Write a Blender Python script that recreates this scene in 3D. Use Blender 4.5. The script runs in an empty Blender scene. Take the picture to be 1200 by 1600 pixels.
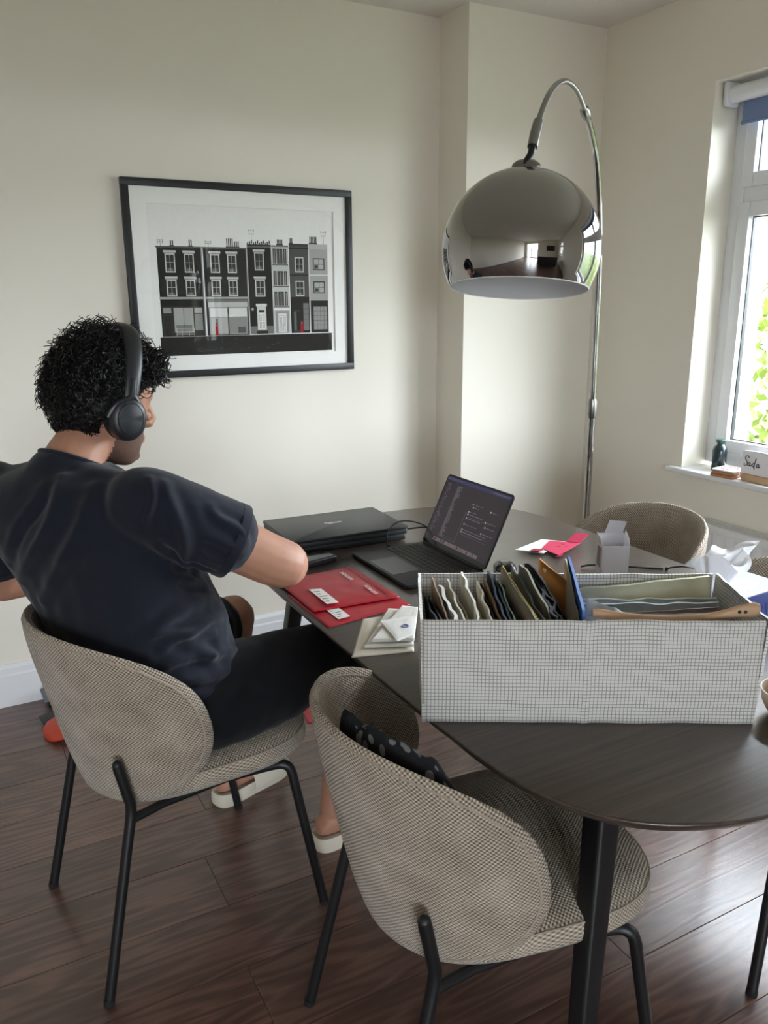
import bpy, bmesh, math, random
from math import sin, cos, pi, radians, sqrt, atan2, hypot
from mathutils import Vector, Matrix, noise
random.seed(7)
scene = bpy.context.scene
COL = scene.collection

# ------------------------------------------------------------------ camera
F_PX = 1260.0                       # focal length in pixels of the 1200 x 1600 frame
PITCH, YAW, ROLL, CAM_H = radians(14.791), radians(28.359), radians(-0.354), 1.47
fw = Vector((sin(YAW) * cos(PITCH), cos(YAW) * cos(PITCH), -sin(PITCH)))
rt = Vector((cos(YAW), -sin(YAW), 0)); up = rt.cross(fw)
rt, up = cos(ROLL) * rt + sin(ROLL) * up, -sin(ROLL) * rt + cos(ROLL) * up
cam_d = bpy.data.cameras.new('camera'); cam = bpy.data.objects.new('camera', cam_d); COL.objects.link(cam)
m = Matrix((rt, up, -fw)).transposed().to_4x4(); m.translation = Vector((0, 0, CAM_H)); cam.matrix_world = m
cam_d.sensor_fit = 'HORIZONTAL'; cam_d.sensor_width = 36.0; cam_d.lens = F_PX * 36.0 / 1200.0
cam_d.clip_start = 0.02
scene.camera = cam

# ------------------------------------------------------------------ sky, daylight, exposure
world = bpy.data.worlds.new('overcast_sky'); scene.world = world; world.use_nodes = True
wn = world.node_tree.nodes; bg = wn['Background']
bg.inputs['Color'].default_value = (0.83, 0.92, 1.0, 1); bg.inputs['Strength'].default_value = 22.0
scene.view_settings.view_transform = 'Standard'; scene.view_settings.look = 'None'
scene.view_settings.gamma = 1.0; scene.view_settings.use_curve_mapping = False
scene.view_settings.exposure = 0.17
scene.cycles.max_bounces = 10; scene.cycles.diffuse_bounces = 6; scene.cycles.glossy_bounces = 5
scene.cycles.transmission_bounces = 6; scene.cycles.transparent_max_bounces = 12
scene.cycles.sample_clamp_indirect = 8.0

def portal(loc, rot, sx, sy):       # tells the renderer where daylight enters; gives off no light itself
    d = bpy.data.lights.new('daylight_portal', 'AREA'); d.shape = 'RECTANGLE'; d.size = sx; d.size_y = sy
    d.cycles.is_portal = True
    o = bpy.data.objects.new('daylight_portal', d); COL.objects.link(o); o.location = loc; o.rotation_euler = rot

# ------------------------------------------------------------------ helpers
def srgb(r, g, b):
    f = lambda c: (c / 255.0 / 12.92) if c / 255.0 <= 0.04045 else ((c / 255.0 + 0.055) / 1.055) ** 2.4
    return (f(r), f(g), f(b), 1.0)

class N:                            # tiny node-tree writer
    def __init__(s, name):
        s.m = bpy.data.materials.new(name); s.m.use_nodes = True; s.t = s.m.node_tree
        s.b = s.t.nodes['Principled BSDF']; s.out = s.t.nodes['Material Output']
    def n(s, typ, **kw):
        x = s.t.nodes.new(typ)
        for k, v in kw.items():
            if k.startswith('i_'):
                x.inputs[k[2:].replace('_', ' ')].default_value = v
            elif k.startswith('n_'):
                x.inputs[int(k[2:])].default_value = v
            else: setattr(x, k, v)
        return x
    def l(s, a, b): s.t.links.new(a, b)
    def math(s, op, a, b=None, c=None):
        x = s.t.nodes.new('ShaderNodeMath'); x.operation = op
        for i, v in enumerate((a, b, c)):
            if v is None: continue
            if isinstance(v, (int, float)): x.inputs[i].default_value = v
            else: s.l(v, x.inputs[i])
        return x.outputs[0]
    def mix(s, fac, a, b):
        x = s.t.nodes.new('ShaderNodeMix'); x.data_type = 'RGBA'
        for i, v in ((0, fac), (6, a), (7, b)):
            if isinstance(v, (int, float, tuple)): x.inputs[i].default_value = v
            else: s.l(v, x.inputs[i])
        return x.outputs[2]
    def bump(s, h, strength=0.3, dist=0.001):
        x = s.t.nodes.new('ShaderNodeBump'); x.inputs['Strength'].default_value = strength
        x.inputs['Distance'].default_value = dist; s.l(h, x.inputs['Height']); s.l(x.outputs[0], s.b.inputs['Normal'])
    def color(s, c):
        if isinstance(c, tuple): s.b.inputs['Base Color'].default_value = c
        else: s.l(c, s.b.inputs['Base Color'])
    def set(s, **kw):
        for k, v in kw.items(): s.b.inputs[k.replace('_', ' ')].default_value = v
    def ramp(s, fac, stops):
        x = s.t.nodes.new('ShaderNodeValToRGB'); e = x.color_ramp.elements
        e[0].position, e[0].color = stops[0]; e[1].position, e[1].color = stops[-1]
        for p, c in stops[1:-1]:
            k = e.new(p); k.color = c
        s.l(fac, x.inputs[0]); return x.outputs[0]

def simple(name, col, rough=0.6, metal=0.0, spec=0.5, noise_amt=0.06, scale=40.0, bump=0.0, coat=0.0, sheen=0.0):
    k = N(name)
    tc = k.n('ShaderNodeTexCoord'); nz = k.n('ShaderNodeTexNoise', i_Scale=scale, i_Detail=4.0)
    k.l(tc.outputs['Object'], nz.inputs['Vector'])
    lo = tuple(c * (1 - noise_amt) for c in col[:3]) + (1,); hi = tuple(min(1, c * (1 + noise_amt)) for c in col[:3]) + (1,)
    k.color(k.mix(nz.outputs[0], lo, hi))
    k.set(Roughness=rough, Metallic=metal, Specular_IOR_Level=spec, Coat_Weight=coat, Sheen_Weight=sheen)
    if bump: k.bump(nz.outputs[0], bump, 0.002)
    return k.m

class MB:                           # mesh collector
    def __init__(s): s.v = []; s.f = []; s.mi = []; s.uv = []
    def add(s, verts, faces, mi=0, uvs=None, T=None):
        o = len(s.v)
        for p in verts:
            p = Vector(p); s.v.append(T @ p if T else p)
        for i, f in enumerate(faces):
            s.f.append([a + o for a in f]); s.mi.append(mi)
            s.uv.append([uvs[a] for a in f] if uvs else None)
        return s
    def box(s, x0, x1, y0, y1, z0, z1, mi=0, T=None):
        v = [(x, y, z) for z in (z0, z1) for y in (y0, y1) for x in (x0, x1)]
        f = [(0, 2, 3, 1), (4, 5, 7, 6), (0, 1, 5, 4), (2, 6, 7, 3), (0, 4, 6, 2), (1, 3, 7, 5)]
        return s.add(v, f, mi, None, T)
    def tube(s, pts, r, n=10, mi=0, T=None, cap=True, closed=False, flat=None):
        pts = [Vector(p) for p in pts]; k = len(pts)
        rr = r if isinstance(r, (list, tuple)) else [r] * k
        d = []
        for i in range(k):
            if closed: t = pts[(i + 1) % k] - pts[i - 1]
            else: t = pts[min(i + 1, k - 1)] - pts[max(i - 1, 0)]
            d.append(t.normalized())
        a = Vector((0, 0, 1)) if abs(d[0].z) < 0.9 else Vector((1, 0, 0))
        nx = d[0].cross(a).normalized(); V = []; Fc = []
        for i in range(k):
            nx = (nx - d[i] * nx.dot(d[i])).normalized(); ny = d[i].cross(nx)
            for j in range(n):
                q = 2 * pi * j / n
                V.append(pts[i] + (nx * cos(q) * (flat or 1) + ny * sin(q)) * rr[i])
        rng = k if closed else k - 1
        for i in range(rng):
            for j in range(n):
                b = (i + 1) % k
                Fc.append((i * n + j, i * n + (j + 1) % n, b * n + (j + 1) % n, b * n + j))
        if cap and not closed:
            Fc.append(tuple(range(n - 1, -1, -1))); Fc.append(tuple((k - 1) * n + j for j in range(n)))
        return s.add(V, Fc, mi, None, T)
    def loft(s, rings, cap=True, mi=0, T=None, uv=False):
        n = len(rings[0]); V = [p for r in rings for p in r]; Fc = []
        for i in range(len(rings) - 1):
            for j in range(n):
                Fc.append((i * n + j, i * n + (j + 1) % n, (i + 1) * n + (j + 1) % n, (i + 1) * n + j))
        if cap:
            Fc.append(tuple(range(n - 1, -1, -1))); Fc.append(tuple((len(rings) - 1) * n + j for j in range(n)))
        return s.add(V, Fc, mi, [(Vector(p).x, Vector(p).y) for p in V] if uv else None, T)
    def lathe(s, prof, n=40, mi=0, T=None, cap=True):
        return s.loft([[(r * cos(2 * pi * j / n), r * sin(2 * pi * j / n), z) for j in range(n)] for r, z in prof], cap, mi, T)
    def prism(s, out, z0, z1, mi=0, T=None):
        return s.loft([[(x, y, z0) for x, y in out], [(x, y, z1) for x, y in out]], True, mi, T)
    def grid(s, fn, nu, nv, mi=0, T=None, uvf=None):
        V = []; U = []
        for i in range(nu + 1):
            for j in range(nv + 1):
                a, b = i / nu, j / nv; V.append(fn(a, b)); U.append(uvf(a, b) if uvf else (a, b))
        Fc = [(i * (nv + 1) + j, (i + 1) * (nv + 1) + j, (i + 1) * (nv + 1) + j + 1, i * (nv + 1) + j + 1) for i in range(nu) for j in range(nv)]
        return s.add(V, Fc, mi, U, T)
    def mesh(s, name, mats, smooth=False, bevel=0.0, seg=2, ang=35):
        me = bpy.data.meshes.new(name); me.from_pydata([tuple(p) for p in s.v], [], s.f)
        for mt in (mats if isinstance(mats, (list, tuple)) else [mats]): me.materials.append(mt)
        me.polygons.foreach_set('material_index', s.mi)
        if any(u is not None for u in s.uv):
            ul = me.uv_layers.new(name='UVMap'); li = 0; dat = []
            for f, u in zip(s.f, s.uv):
                for a in range(len(f)): dat += list(u[a]) if u else [0.0, 0.0]
            ul.data.foreach_set('uv', dat)
        if bevel:
            bm = bmesh.new(); bm.from_mesh(me); bm.normal_update()
            es = [e for e in bm.edges if len(e.link_faces) == 2 and e.calc_face_angle() > radians(30)]
            bmesh.ops.bevel(bm, geom=es, offset=bevel, segments=seg, affect='EDGES', profile=0.5, clamp_overlap=True)
            bm.to_mesh(me); bm.free()
        if smooth or bevel:
            me.polygons.foreach_set('use_smooth', [True] * len(me.polygons)); me.set_sharp_from_angle(angle=radians(ang))
        me.update(); return me
    def build(s, name, mats, parent=None, loc=None, rot=None, **kw):
        return link(name, s.mesh(name, mats, **kw), parent, loc, rot)

def link(name, me, parent=None, loc=None, rot=None):
    o = bpy.data.objects.new(name, me); COL.objects.link(o)
    if parent: o.parent = parent
    if loc: o.location = loc
    if rot: o.rotation_euler = rot if isinstance(rot, tuple) else (0, 0, rot)
    return o
def tag(o, label, cat, group=None):
    o['label'] = label; o['category'] = cat
    if group: o['group'] = group
    return o
def thing(name, label, cat, loc=(0, 0, 0), rz=0.0, group=None):
    o = bpy.data.objects.new(name, None); COL.objects.link(o); o.empty_display_size = 0.05
    o.location = loc; o.rotation_euler = (0, 0, rz); return tag(o, label, cat, group)
def struct(o): o['kind'] = 'structure'; return o
def dup(root, loc, rz, label, group=None):
    r = root.copy(); COL.objects.link(r); r.location = loc; r.rotation_euler = (0, 0, rz); r['label'] = label
    if group: r['group'] = group
    for ch in list(root.children):
        c = ch.copy(); COL.objects.link(c); c.parent = r
        for g in list(ch.children):
            d = g.copy(); COL.objects.link(d); d.parent = c
    return r
def smoothpath(pts, sub=6, closed=False):       # Catmull-Rom
    P = [Vector(p) for p in pts]; k = len(P); out = []
    g = (lambda i: P[i % k]) if closed else (lambda i: P[max(0, min(k - 1, i))])
    for i in range(k if closed else k - 1):
        a, b, c, d = g(i - 1), g(i), g(i + 1), g(i + 2)
        for j in range(sub):
            t = j / sub
            out.append(0.5 * ((2 * b) + (c - a) * t + (2 * a - 5 * b + 4 * c - d) * t * t + (3 * b - a - 3 * c + d) * t ** 3))
    if not closed: out.append(P[-1])
    return out
def nz(p, sc=1.0): return noise.noise(Vector(p) * sc)
def rrect(x0, x1, y0, y1, r, n=5):
    out = []
    for cx, cy, a in ((x1 - r, y0 + r, -pi / 2), (x1 - r, y1 - r, 0), (x0 + r, y1 - r, pi / 2), (x0 + r, y0 + r, pi)):
        for i in range(n + 1): out.append((cx + r * cos(a + pi / 2 * i / n), cy + r * sin(a + pi / 2 * i / n)))
    return out
_txt = {}
def text_mesh(body, size, font_shear=0.0, bold=0.0, extrude=0.0002):
    cu = bpy.data.curves.new('lettering', 'FONT'); cu.body = body; cu.size = size; cu.shear = font_shear
    cu.offset = bold; cu.extrude = extrude; cu.align_x = 'CENTER'; cu.align_y = 'CENTER'; cu.resolution_u = 3
    o = bpy.data.objects.new('lettering', cu); COL.objects.link(o); dg = bpy.context.evaluated_depsgraph_get(); dg.update()
    me = bpy.data.meshes.new_from_object(o.evaluated_get(dg)); bpy.data.objects.remove(o); return me
def remeshed(name, mb, voxel, mats, smooth_it=8, fac=0.5):
    me = mb.mesh(name, mats); o = bpy.data.objects.new(name, me); COL.objects.link(o)
    r = o.modifiers.new('r', 'REMESH'); r.mode = 'VOXEL'; r.voxel_size = voxel; r.use_smooth_shade = True
    if smooth_it:
        q = o.modifiers.new('s', 'SMOOTH'); q.iterations = smooth_it; q.factor = fac
    dg = bpy.context.evaluated_depsgraph_get(); dg.update()
    me2 = bpy.data.meshes.new_from_object(o.evaluated_get(dg)); me2.name = name
    bpy.data.objects.remove(o)
    if not me2.materials:
        for mt in mats: me2.materials.append(mt)
    me2.polygons.foreach_set('use_smooth', [True] * len(me2.polygons)); return me2
# ------------------------------------------------------------------ materials
def mat_wall():
    k = N('cream_wall_paint'); tc = k.n('ShaderNodeTexCoord')
    a = k.n('ShaderNodeTexNoise', i_Scale=1.3, i_Detail=3.0); k.l(tc.outputs['Object'], a.inputs['Vector'])
    b = k.n('ShaderNodeTexNoise', i_Scale=260.0, i_Detail=3.0); k.l(tc.outputs['Object'], b.inputs['Vector'])
    k.color(k.mix(a.outputs[0], srgb(230, 224, 211), srgb(233, 228, 216))); k.set(Roughness=0.75, Specular_IOR_Level=0.25)
    k.bump(b.outputs[0], 0.08, 0.001); return k.m
def mat_floor():
    k = N('brown_oak_plank'); tc = k.n('ShaderNodeTexCoord'); oi = k.n('ShaderNodeObjectInfo')
    off = k.n('ShaderNodeCombineXYZ'); k.l(k.math('MULTIPLY', oi.outputs['Random'], 37.0), off.inputs[0]); k.l(k.math('MULTIPLY', oi.outputs['Random'], 19.0), off.inputs[1])
    va = k.n('ShaderNodeVectorMath', operation='ADD'); k.l(tc.outputs['Object'], va.inputs[0]); k.l(off.outputs[0], va.inputs[1])
    mp = k.n('ShaderNodeMapping'); mp.inputs['Scale'].default_value = (1.1, 9.0, 1.0); k.l(va.outputs[0], mp.inputs[0])
    warp = k.n('ShaderNodeTexNoise', i_Scale=1.2, i_Detail=2.0); k.l(mp.outputs[0], warp.inputs['Vector'])
    fine = k.n('ShaderNodeMapping'); fine.inputs['Scale'].default_value = (6.0, 170.0, 1.0); k.l(va.outputs[0], fine.inputs[0])
    fn = k.n('ShaderNodeTexNoise', i_Scale=1.0, i_Detail=5.0, i_Roughness=0.65); k.l(fine.outputs[0], fn.inputs['Vector'])
    rings = k.math('SINE', k.math('MULTIPLY', warp.outputs[0], 62.0))
    rg = k.math('MULTIPLY_ADD', rings, 0.5, 0.5)
    mott = k.n('ShaderNodeTexNoise', i_Scale=3.2, i_Detail=4.0); k.l(va.outputs[0], mott.inputs['Vector'])
    g = k.math('ADD', k.math('MULTIPLY', fn.outputs[0], 0.34), k.math('ADD', k.math('MULTIPLY', rg, 0.22), k.math('MULTIPLY', mott.outputs[0], 0.46)))
    c = k.ramp(g, [(0.28, srgb(66, 47, 41)), (0.52, srgb(100, 72, 62)), (0.8, srgb(134, 102, 90))])
    hs = k.n('ShaderNodeHueSaturation'); k.l(c, hs.inputs['Color']); k.l(k.math('MULTIPLY_ADD', oi.outputs['Random'], 0.34, 0.84), hs.inputs['Value'])
    k.color(hs.outputs[0]); k.set(Roughness=0.42, Specular_IOR_Level=0.6, Coat_Weight=0.35, Coat_Roughness=0.24)
    rr = k.math('MULTIPLY_ADD', fn.outputs[0], 0.20, 0.24); k.l(rr, k.b.inputs['Roughness'])
    k.bump(k.math('ADD', k.math('MULTIPLY', rg, 0.4), fn.outputs[0]), 0.35, 0.0009); return k.m
def mat_tabletop():
    k = N('walnut_stained_tabletop'); tc = k.n('ShaderNodeTexCoord')
    mp = k.n('ShaderNodeMapping'); mp.inputs['Scale'].default_value = (1.4, 120.0, 1.0); k.l(tc.outputs['Object'], mp.inputs[0])
    fn = k.n('ShaderNodeTexNoise', i_Scale=1.0, i_Detail=5.0, i_Roughness=0.6); k.l(mp.outputs[0], fn.inputs['Vector'])
    mp2 = k.n('ShaderNodeMapping'); mp2.inputs['Scale'].default_value = (9.0, 420.0, 1.0); k.l(tc.outputs['Object'], mp2.inputs[0])
    pn = k.n('ShaderNodeTexNoise', i_Scale=1.0, i_Detail=3.0); k.l(mp2.outputs[0], pn.inputs['Vector'])
    c = k.ramp(fn.outputs[0], [(0.25, srgb(52, 42, 37)), (0.55, srgb(71, 59, 52)), (0.8, srgb(86, 73, 65))])
    pores = k.math('LESS_THAN', pn.outputs[0], 0.42)
    k.color(k.mix(k.math('MULTIPLY', pores, 0.35), c, srgb(40, 31, 28))); k.set(Specular_IOR_Level=0.55, Coat_Weight=0.4, Coat_Roughness=0.24)
    k.l(k.math('MULTIPLY_ADD', fn.outputs[0], 0.14, 0.24), k.b.inputs['Roughness'])
    k.bump(k.math('ADD', fn.outputs[0], k.math('MULTIPLY', pores, -0.4)), 0.10, 0.0006); return k.m
def mat_weave(name, light, dark, p=0.0080):
    k = N(name); uv = k.n('ShaderNodeUVMap'); sp = k.n('ShaderNodeSeparateXYZ'); k.l(uv.outputs[0], sp.inputs[0])
    nzt = k.n('ShaderNodeTexNoise', i_Scale=90.0, i_Detail=2.0); k.l(uv.outputs[0], nzt.inputs['Vector'])
    jit = k.math('MULTIPLY_ADD', nzt.outputs[0], 1.6, -0.8)
    a = k.math('SINE', k.math('ADD', k.math('MULTIPLY', sp.outputs[0], 2 * pi / p), jit))
    b = k.math('SINE', k.math('ADD', k.math('MULTIPLY', sp.outputs[1], 2 * pi / (p * 0.86)), jit))
    h = k.math('MULTIPLY', a, b)                      # basket weave
    big = k.n('ShaderNodeTexNoise', i_Scale=14.0, i_Detail=4.0); k.l(uv.outputs[0], big.inputs['Vector'])
    fac = k.math('MULTIPLY_ADD', h, 0.46, k.math('MULTIPLY_ADD', big.outputs[0], 0.5, 0.25))
    k.color(k.ramp(fac, [(0.10, dark), (0.42, tuple(a * .55 + b * .45 for a, b in zip(dark, light))), (0.85, light), (1.0, tuple(min(1, c * 1.2) for c in light[:3]) + (1,))]))
    k.set(Roughness=0.95, Specular_IOR_Level=0.15, Sheen_Weight=0.25, Sheen_Roughness=0.5); k.bump(h, 0.7, 0.0016); return k.m
def mat_gridcloth():
    k = N('white_grid_cotton'); uv = k.n('ShaderNodeUVMap'); sp = k.n('ShaderNodeSeparateXYZ'); k.l(uv.outputs[0], sp.inputs[0])
    def line(c):
        f = k.math('FRACT', k.math('MULTIPLY', c, 1 / 0.0067)); return k.math('LESS_THAN', k.math('ABSOLUTE', k.math('SUBTRACT', f, 0.5)), 0.085)
    ln = k.math('MAXIMUM', line(sp.outputs[0]), line(sp.outputs[1]))
    w = k.n('ShaderNodeTexNoise', i_Scale=700.0, i_Detail=2.0); k.l(uv.outputs[0], w.inputs['Vector'])
    f = k.math('MULTIPLY', ln, k.math('MULTIPLY_ADD', w.outputs[0], 0.5, 0.55))
    k.color(k.mix(f, srgb(220, 217, 212), srgb(118, 112, 108))); k.set(Roughness=0.85, Specular_IOR_Level=0.25)
    big = k.n('ShaderNodeTexNoise', i_Scale=9.0, i_Detail=5.0, i_Distortion=1.2); k.l(uv.outputs[0], big.inputs['Vector'])
    k.bump(big.outputs[0], 0.5, 0.006); return k.m
def mat_glass(name):
    k = N(name); lw = k.n('ShaderNodeLayerWeight'); fc = k.math('MULTIPLY_ADD', k.math('POWER', lw.outputs['Facing'], 5.0), 0.92, 0.04)
    tr = k.n('ShaderNodeBsdfTransparent'); gl = k.n('ShaderNodeBsdfGlossy'); gl.inputs['Roughness'].default_value = 0.0
    mx = k.n('ShaderNodeMixShader'); k.l(fc, mx.inputs[0]); k.l(tr.outputs[0], mx.inputs[1]); k.l(gl.outputs[0], mx.inputs[2])
    k.l(mx.outputs[0], k.out.inputs['Surface']); return k.m
def mat_cloth(name, c, rough=0.9, bumpd=0.004, sheen=0.2, thread=900.0):
    k = N(name); tc = k.n('ShaderNodeTexCoord')
    a = k.n('ShaderNodeTexNoise', i_Scale=7.0, i_Detail=5.0, i_Distortion=0.8); k.l(tc.outputs['Object'], a.inputs['Vector'])
    b = k.n('ShaderNodeTexNoise', i_Scale=thread, i_Detail=1.0); k.l(tc.outputs['Object'], b.inputs['Vector'])
    lo = tuple(x * 0.88 for x in c[:3]) + (1,); hi = tuple(x * 1.12 for x in c[:3]) + (1,)
    k.color(k.mix(b.outputs[0], lo, hi)); k.set(Roughness=rough, Specular_IOR_Level=0.2, Sheen_Weight=sheen)
    k.bump(k.math('ADD', a.outputs[0], k.math('MULTIPLY', b.outputs[0], 0.05)), 0.5, bumpd); return k.m
M = {}
M['wall'] = mat_wall(); M['floor'] = mat_floor(); M['top'] = mat_tabletop()
M['ceiling'] = simple('white_ceiling_paint', srgb(226, 222, 215), 0.9, spec=0.2, noise_amt=0.02, scale=3)
M['trim'] = simple('white_gloss_trim', srgb(226, 226, 228), 0.4, noise_amt=0.02, scale=5)
M['upvc'] = simple('white_window_plastic', srgb(232, 234, 238), 0.3, noise_amt=0.01, scale=5)
M['weave'] = mat_weave('beige_basket_weave_wool', srgb(204, 190, 172), srgb(88, 76, 62))
M['blackmetal'] = simple('black_powder_coated_metal', srgb(20, 20, 22), 0.45, noise_amt=0.1, scale=200, bump=0.05)
M['chrome'] = simple('smoked_polished_chrome', srgb(162, 160, 159), 0.03, metal=1.0, noise_amt=0.01, scale=3)
M['steel'] = simple('brushed_grey_steel', srgb(140, 138, 136), 0.28, metal=1.0, noise_amt=0.05, scale=90)
M['shadeinner'] = simple('white_enamel_inside_shade', srgb(226, 226, 228), 0.45, noise_amt=0.01, scale=5)
M['grid'] = mat_gridcloth(); M['glass'] = mat_glass('clear_glass')
M['black'] = simple('black_plastic', srgb(24, 25, 28), 0.4, noise_amt=0.1, scale=300, bump=0.03)
M['blackgloss'] = simple('glossy_black_plastic', srgb(12, 12, 14), 0.12, noise_amt=0.05, scale=30)
M['rubber'] = simple('black_rubber', srgb(18, 18, 19), 0.8, noise_amt=0.1, scale=200)
M['white'] = simple('white_paper', srgb(236, 234, 230), 0.8, noise_amt=0.02, scale=60, bump=0.04)
M['board'] = simple('white_coated_card', srgb(228, 226, 230), 0.6, noise_amt=0.015, scale=40)

# ------------------------------------------------------------------ the room
XR, YB, YC, XC, HC = 2.645, 3.10, 2.892, 1.945, 2.565      # window wall, back wall, pier face, pier side, ceiling
XL, YR = -2.7, -4.6                                        # left wall, rear wall (behind the camera)
WY0, WY1, WZ0, WZ1 = 0.38, 2.30, 0.79, 2.24                # window opening
def wall_with_holes(name, axis, pos, thick, a0, a1, z0, z1, holes):
    mb = MB(); hs = sorted(holes); cur = a0; pc = []
    for (h0, h1, hz0, hz1) in hs:
        pc += [(cur, h0, z0, z1), (h0, h1, z0, hz0), (h0, h1, hz1, z1)]; cur = h1
    pc.append((cur, a1, z0, z1))
    for (p, q, r, t) in pc:
        if q - p < 1e-4 or t - r < 1e-4: continue
        if axis == 'x': mb.box(pos, pos + thick, p, q, r, t)
        else: mb.box(p, q, pos, pos + thick, r, t)
    return struct(mb.build(name, M['wall']))
wall_with_holes('wall_right', 'x', XR, 0.38, YR, YB + .2, 0, HC, [(WY0, WY1, WZ0 - .0225, WZ1), (-3.4, -2.3, 0.9, 2.2)])
wall_with_holes('wall_back', 'y', YB, 0.2, XL - .2, XC, 0, HC, [])
struct(MB().box(XC, XR, YC, YB + .2, 0, HC).build('wall_pier', M['wall']))
wall_with_holes('wall_left', 'x', XL - 0.2, 0.2, YR, YB, 0, HC, [])
wall_with_holes('wall_rear', 'y', YR - 0.2, 0.2, XL - .2, XR + .24, 0, HC, [(-2.3, -0.4, 0.0, 2.2)])
struct(MB().box(XL - .2, XR + .24, YR - .2, YB + .2, HC, HC + .15).build('ceiling', M['ceiling']))
portal((XR + 0.42, (WY0 + WY1) / 2, (WZ0 + WZ1) / 2), (0, radians(90), 0), WZ1 - WZ0, WY1 - WY0)
portal((XR + 0.42, -2.85, 1.55), (0, radians(90), 0), 1.3, 1.1)
portal((-1.35, YR - 0.26, 1.1), (radians(90), 0, 0), 1.9, 2.2)

# floor: every plank its own piece
PW, PL = 0.2065, 1.47
floor = struct(MB().box(XL - .2, XR + .24, YR - .2, YB + .2, -0.12, -0.012).build('floor', simple('grey_underlay', srgb(60, 50, 46), 0.9)))
pm = {}
def plank_mesh(L):
    key = round(L, 3)
    if key not in pm: pm[key] = MB().box(0, L - .0008, 0, PW - .0008, -0.012, 0).mesh('plank', M['floor'], bevel=0.0011, seg=1)
    return pm[key]
offs = {1: 0.44, 2: 0.95, 3: 0.463, 4: 1.2, 5: 0.525, 6: 1.05, 7: 0.2, 8: 1.3, 0: 1.22, -1: 0.7}
r0 = 1.278
nrow0 = int((YR - r0) / PW) - 1
row = nrow0
while True:
    y = r0 + (row - 1) * PW
    if y > YB: break
    if y + PW > YR:
        ph = offs.get(row, random.uniform(0, PL))
        x = ph - PL * math.ceil((ph - XL) / PL)
        while x < XR:
            a, b = max(x, XL), min(x + PL, XR)
            if b - a > 0.05: link('plank', plank_mesh(b - a), floor, (a, y, 0))
            x += PL
    row += 1
def skirting(name, segs):
    mb = MB()
    prof = [(0, 0), (0.018, 0), (0.018, 0.122), (0.014, 0.128), (0.014, 0.150), (0.006, 0.163), (0, 0.163)]
    for (x0, y0, x1, y1, nx, ny) in segs:
        mb.loft([[(x0 + nx * d, y0 + ny * d, z) for d, z in prof], [(x1 + nx * d, y1 + ny * d, z) for d, z in prof]])
    return struct(mb.build(name, M['trim']))
skirting('baseboard_back', [(XL, YB, XC, YB, 0, -1)])
skirting('baseboard_pier', [(XC, YB, XC, YC - .018, -1, 0), (XC, YC, XR, YC, 0, -1)])
skirting('baseboard_right', [(XR, YR, XR, YC, -1, 0)])
skirting('baseboard_left', [(XL, YR, XL, YB, 1, 0)])
skirting('baseboard_rear', [(XL, YR, -2.3, YR, 0, 1), (-.4, YR, XR, YR, 0, 1)])

# window: frame, two casements with top lights, panes
def frame_rect(mb, x0, x1, y0, y1, z0, z1, w):
    mb.box(x0, x1, y0, y0 + w, z0, z1); mb.box(x0, x1, y1 - w, y1, z0, z1)
    mb.box(x0, x1, y0 + w, y1 - w, z0, z0 + w); mb.box(x0, x1, y0 + w, y1 - w, z1 - w, z1)
def make_window(name, y0, y1, z0, z1, zt):
    w = bpy.data.objects.new(name, None); COL.objects.link(w); struct(w); w.location = (XR, (y0 + y1) / 2, z0)
    def put(mb, nm, mt, par=w, **kw):
        o = mb.build(nm, mt, par, **kw); o.matrix_parent_inverse = Matrix.Translation(-Vector(w.location)) if par is w else Matrix(); return o
    xa, xb = XR + 0.135, XR + 0.205; ym = (y0 + y1) / 2
    f = MB(); frame_rect(f, xa, xb, y0, y1, z0 + .012, z1, 0.062)
    f.box(xa, xb, y0 + .062, y1 - .062, zt - .035, zt + .035); f.box(xa, xb, ym - .04, ym + .04, z0 + .07, zt - .035); f.box(xa, xb, ym - .04, ym + .04, zt + .035, z1 - .062)
    put(f, 'window_frame', M['upvc'], bevel=0.004)
    gas = M['black']
    for (a, b) in ((y0 + .062, ym - .04), (ym + .04, y1 - .062)):
        for (c, d) in ((z0 + .074, zt - .035), (zt + .035, z1 - .062)):
            s = MB(); frame_rect(s, xa - .014, xb - .02, a - .008, b + .008, c - .008, d + .008, 0.052)
            so = put(s, 'casement', M['upvc'], bevel=0.005)
            g = MB(); frame_rect(g, xa + .012, xa + .03, a + .040, b - .040, c + .040, d - .040, 0.008)
            o = g.build('gasket', gas, so)
            o = MB().box(xa + .018, xa + .024, a + .042, b - .042, c + .042, d - .042).build('pane', M['glass'], so)
    h = MB(); h.box(xa - .03, xa - .014, ym + .055, ym + .085, z0 + .45, z0 + .52); h.tube([(xa - .035, ym + .07, z0 + .5), (xa - .05, ym + .07, z0 + .5), (xa - .055, ym + .07, z0 + .38)], .008)
    put(h, 'window_handle', M['upvc'])
    return w
make_window('window_1', WY0, WY1, WZ0, WZ1, 1.845)
make_window('window_2', -3.4, -2.3, 0.9, 2.2, 1.75)
sill_o = [(XR - .035, WY0 - .055), (XR - .0005, WY0 - .055), (XR - .0005, WY0 + .0005), (XR + .136, WY0 + .0005), (XR + .136, WY1 - .0005), (XR - .0005, WY1 - .0005), (XR - .0005, WY1 + .055), (XR - .035, WY1 + .055)]
struct(MB().prism(sill_o, WZ0 - .022, WZ0).build('window_sill', M['trim'], bevel=0.005, seg=3))
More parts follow.
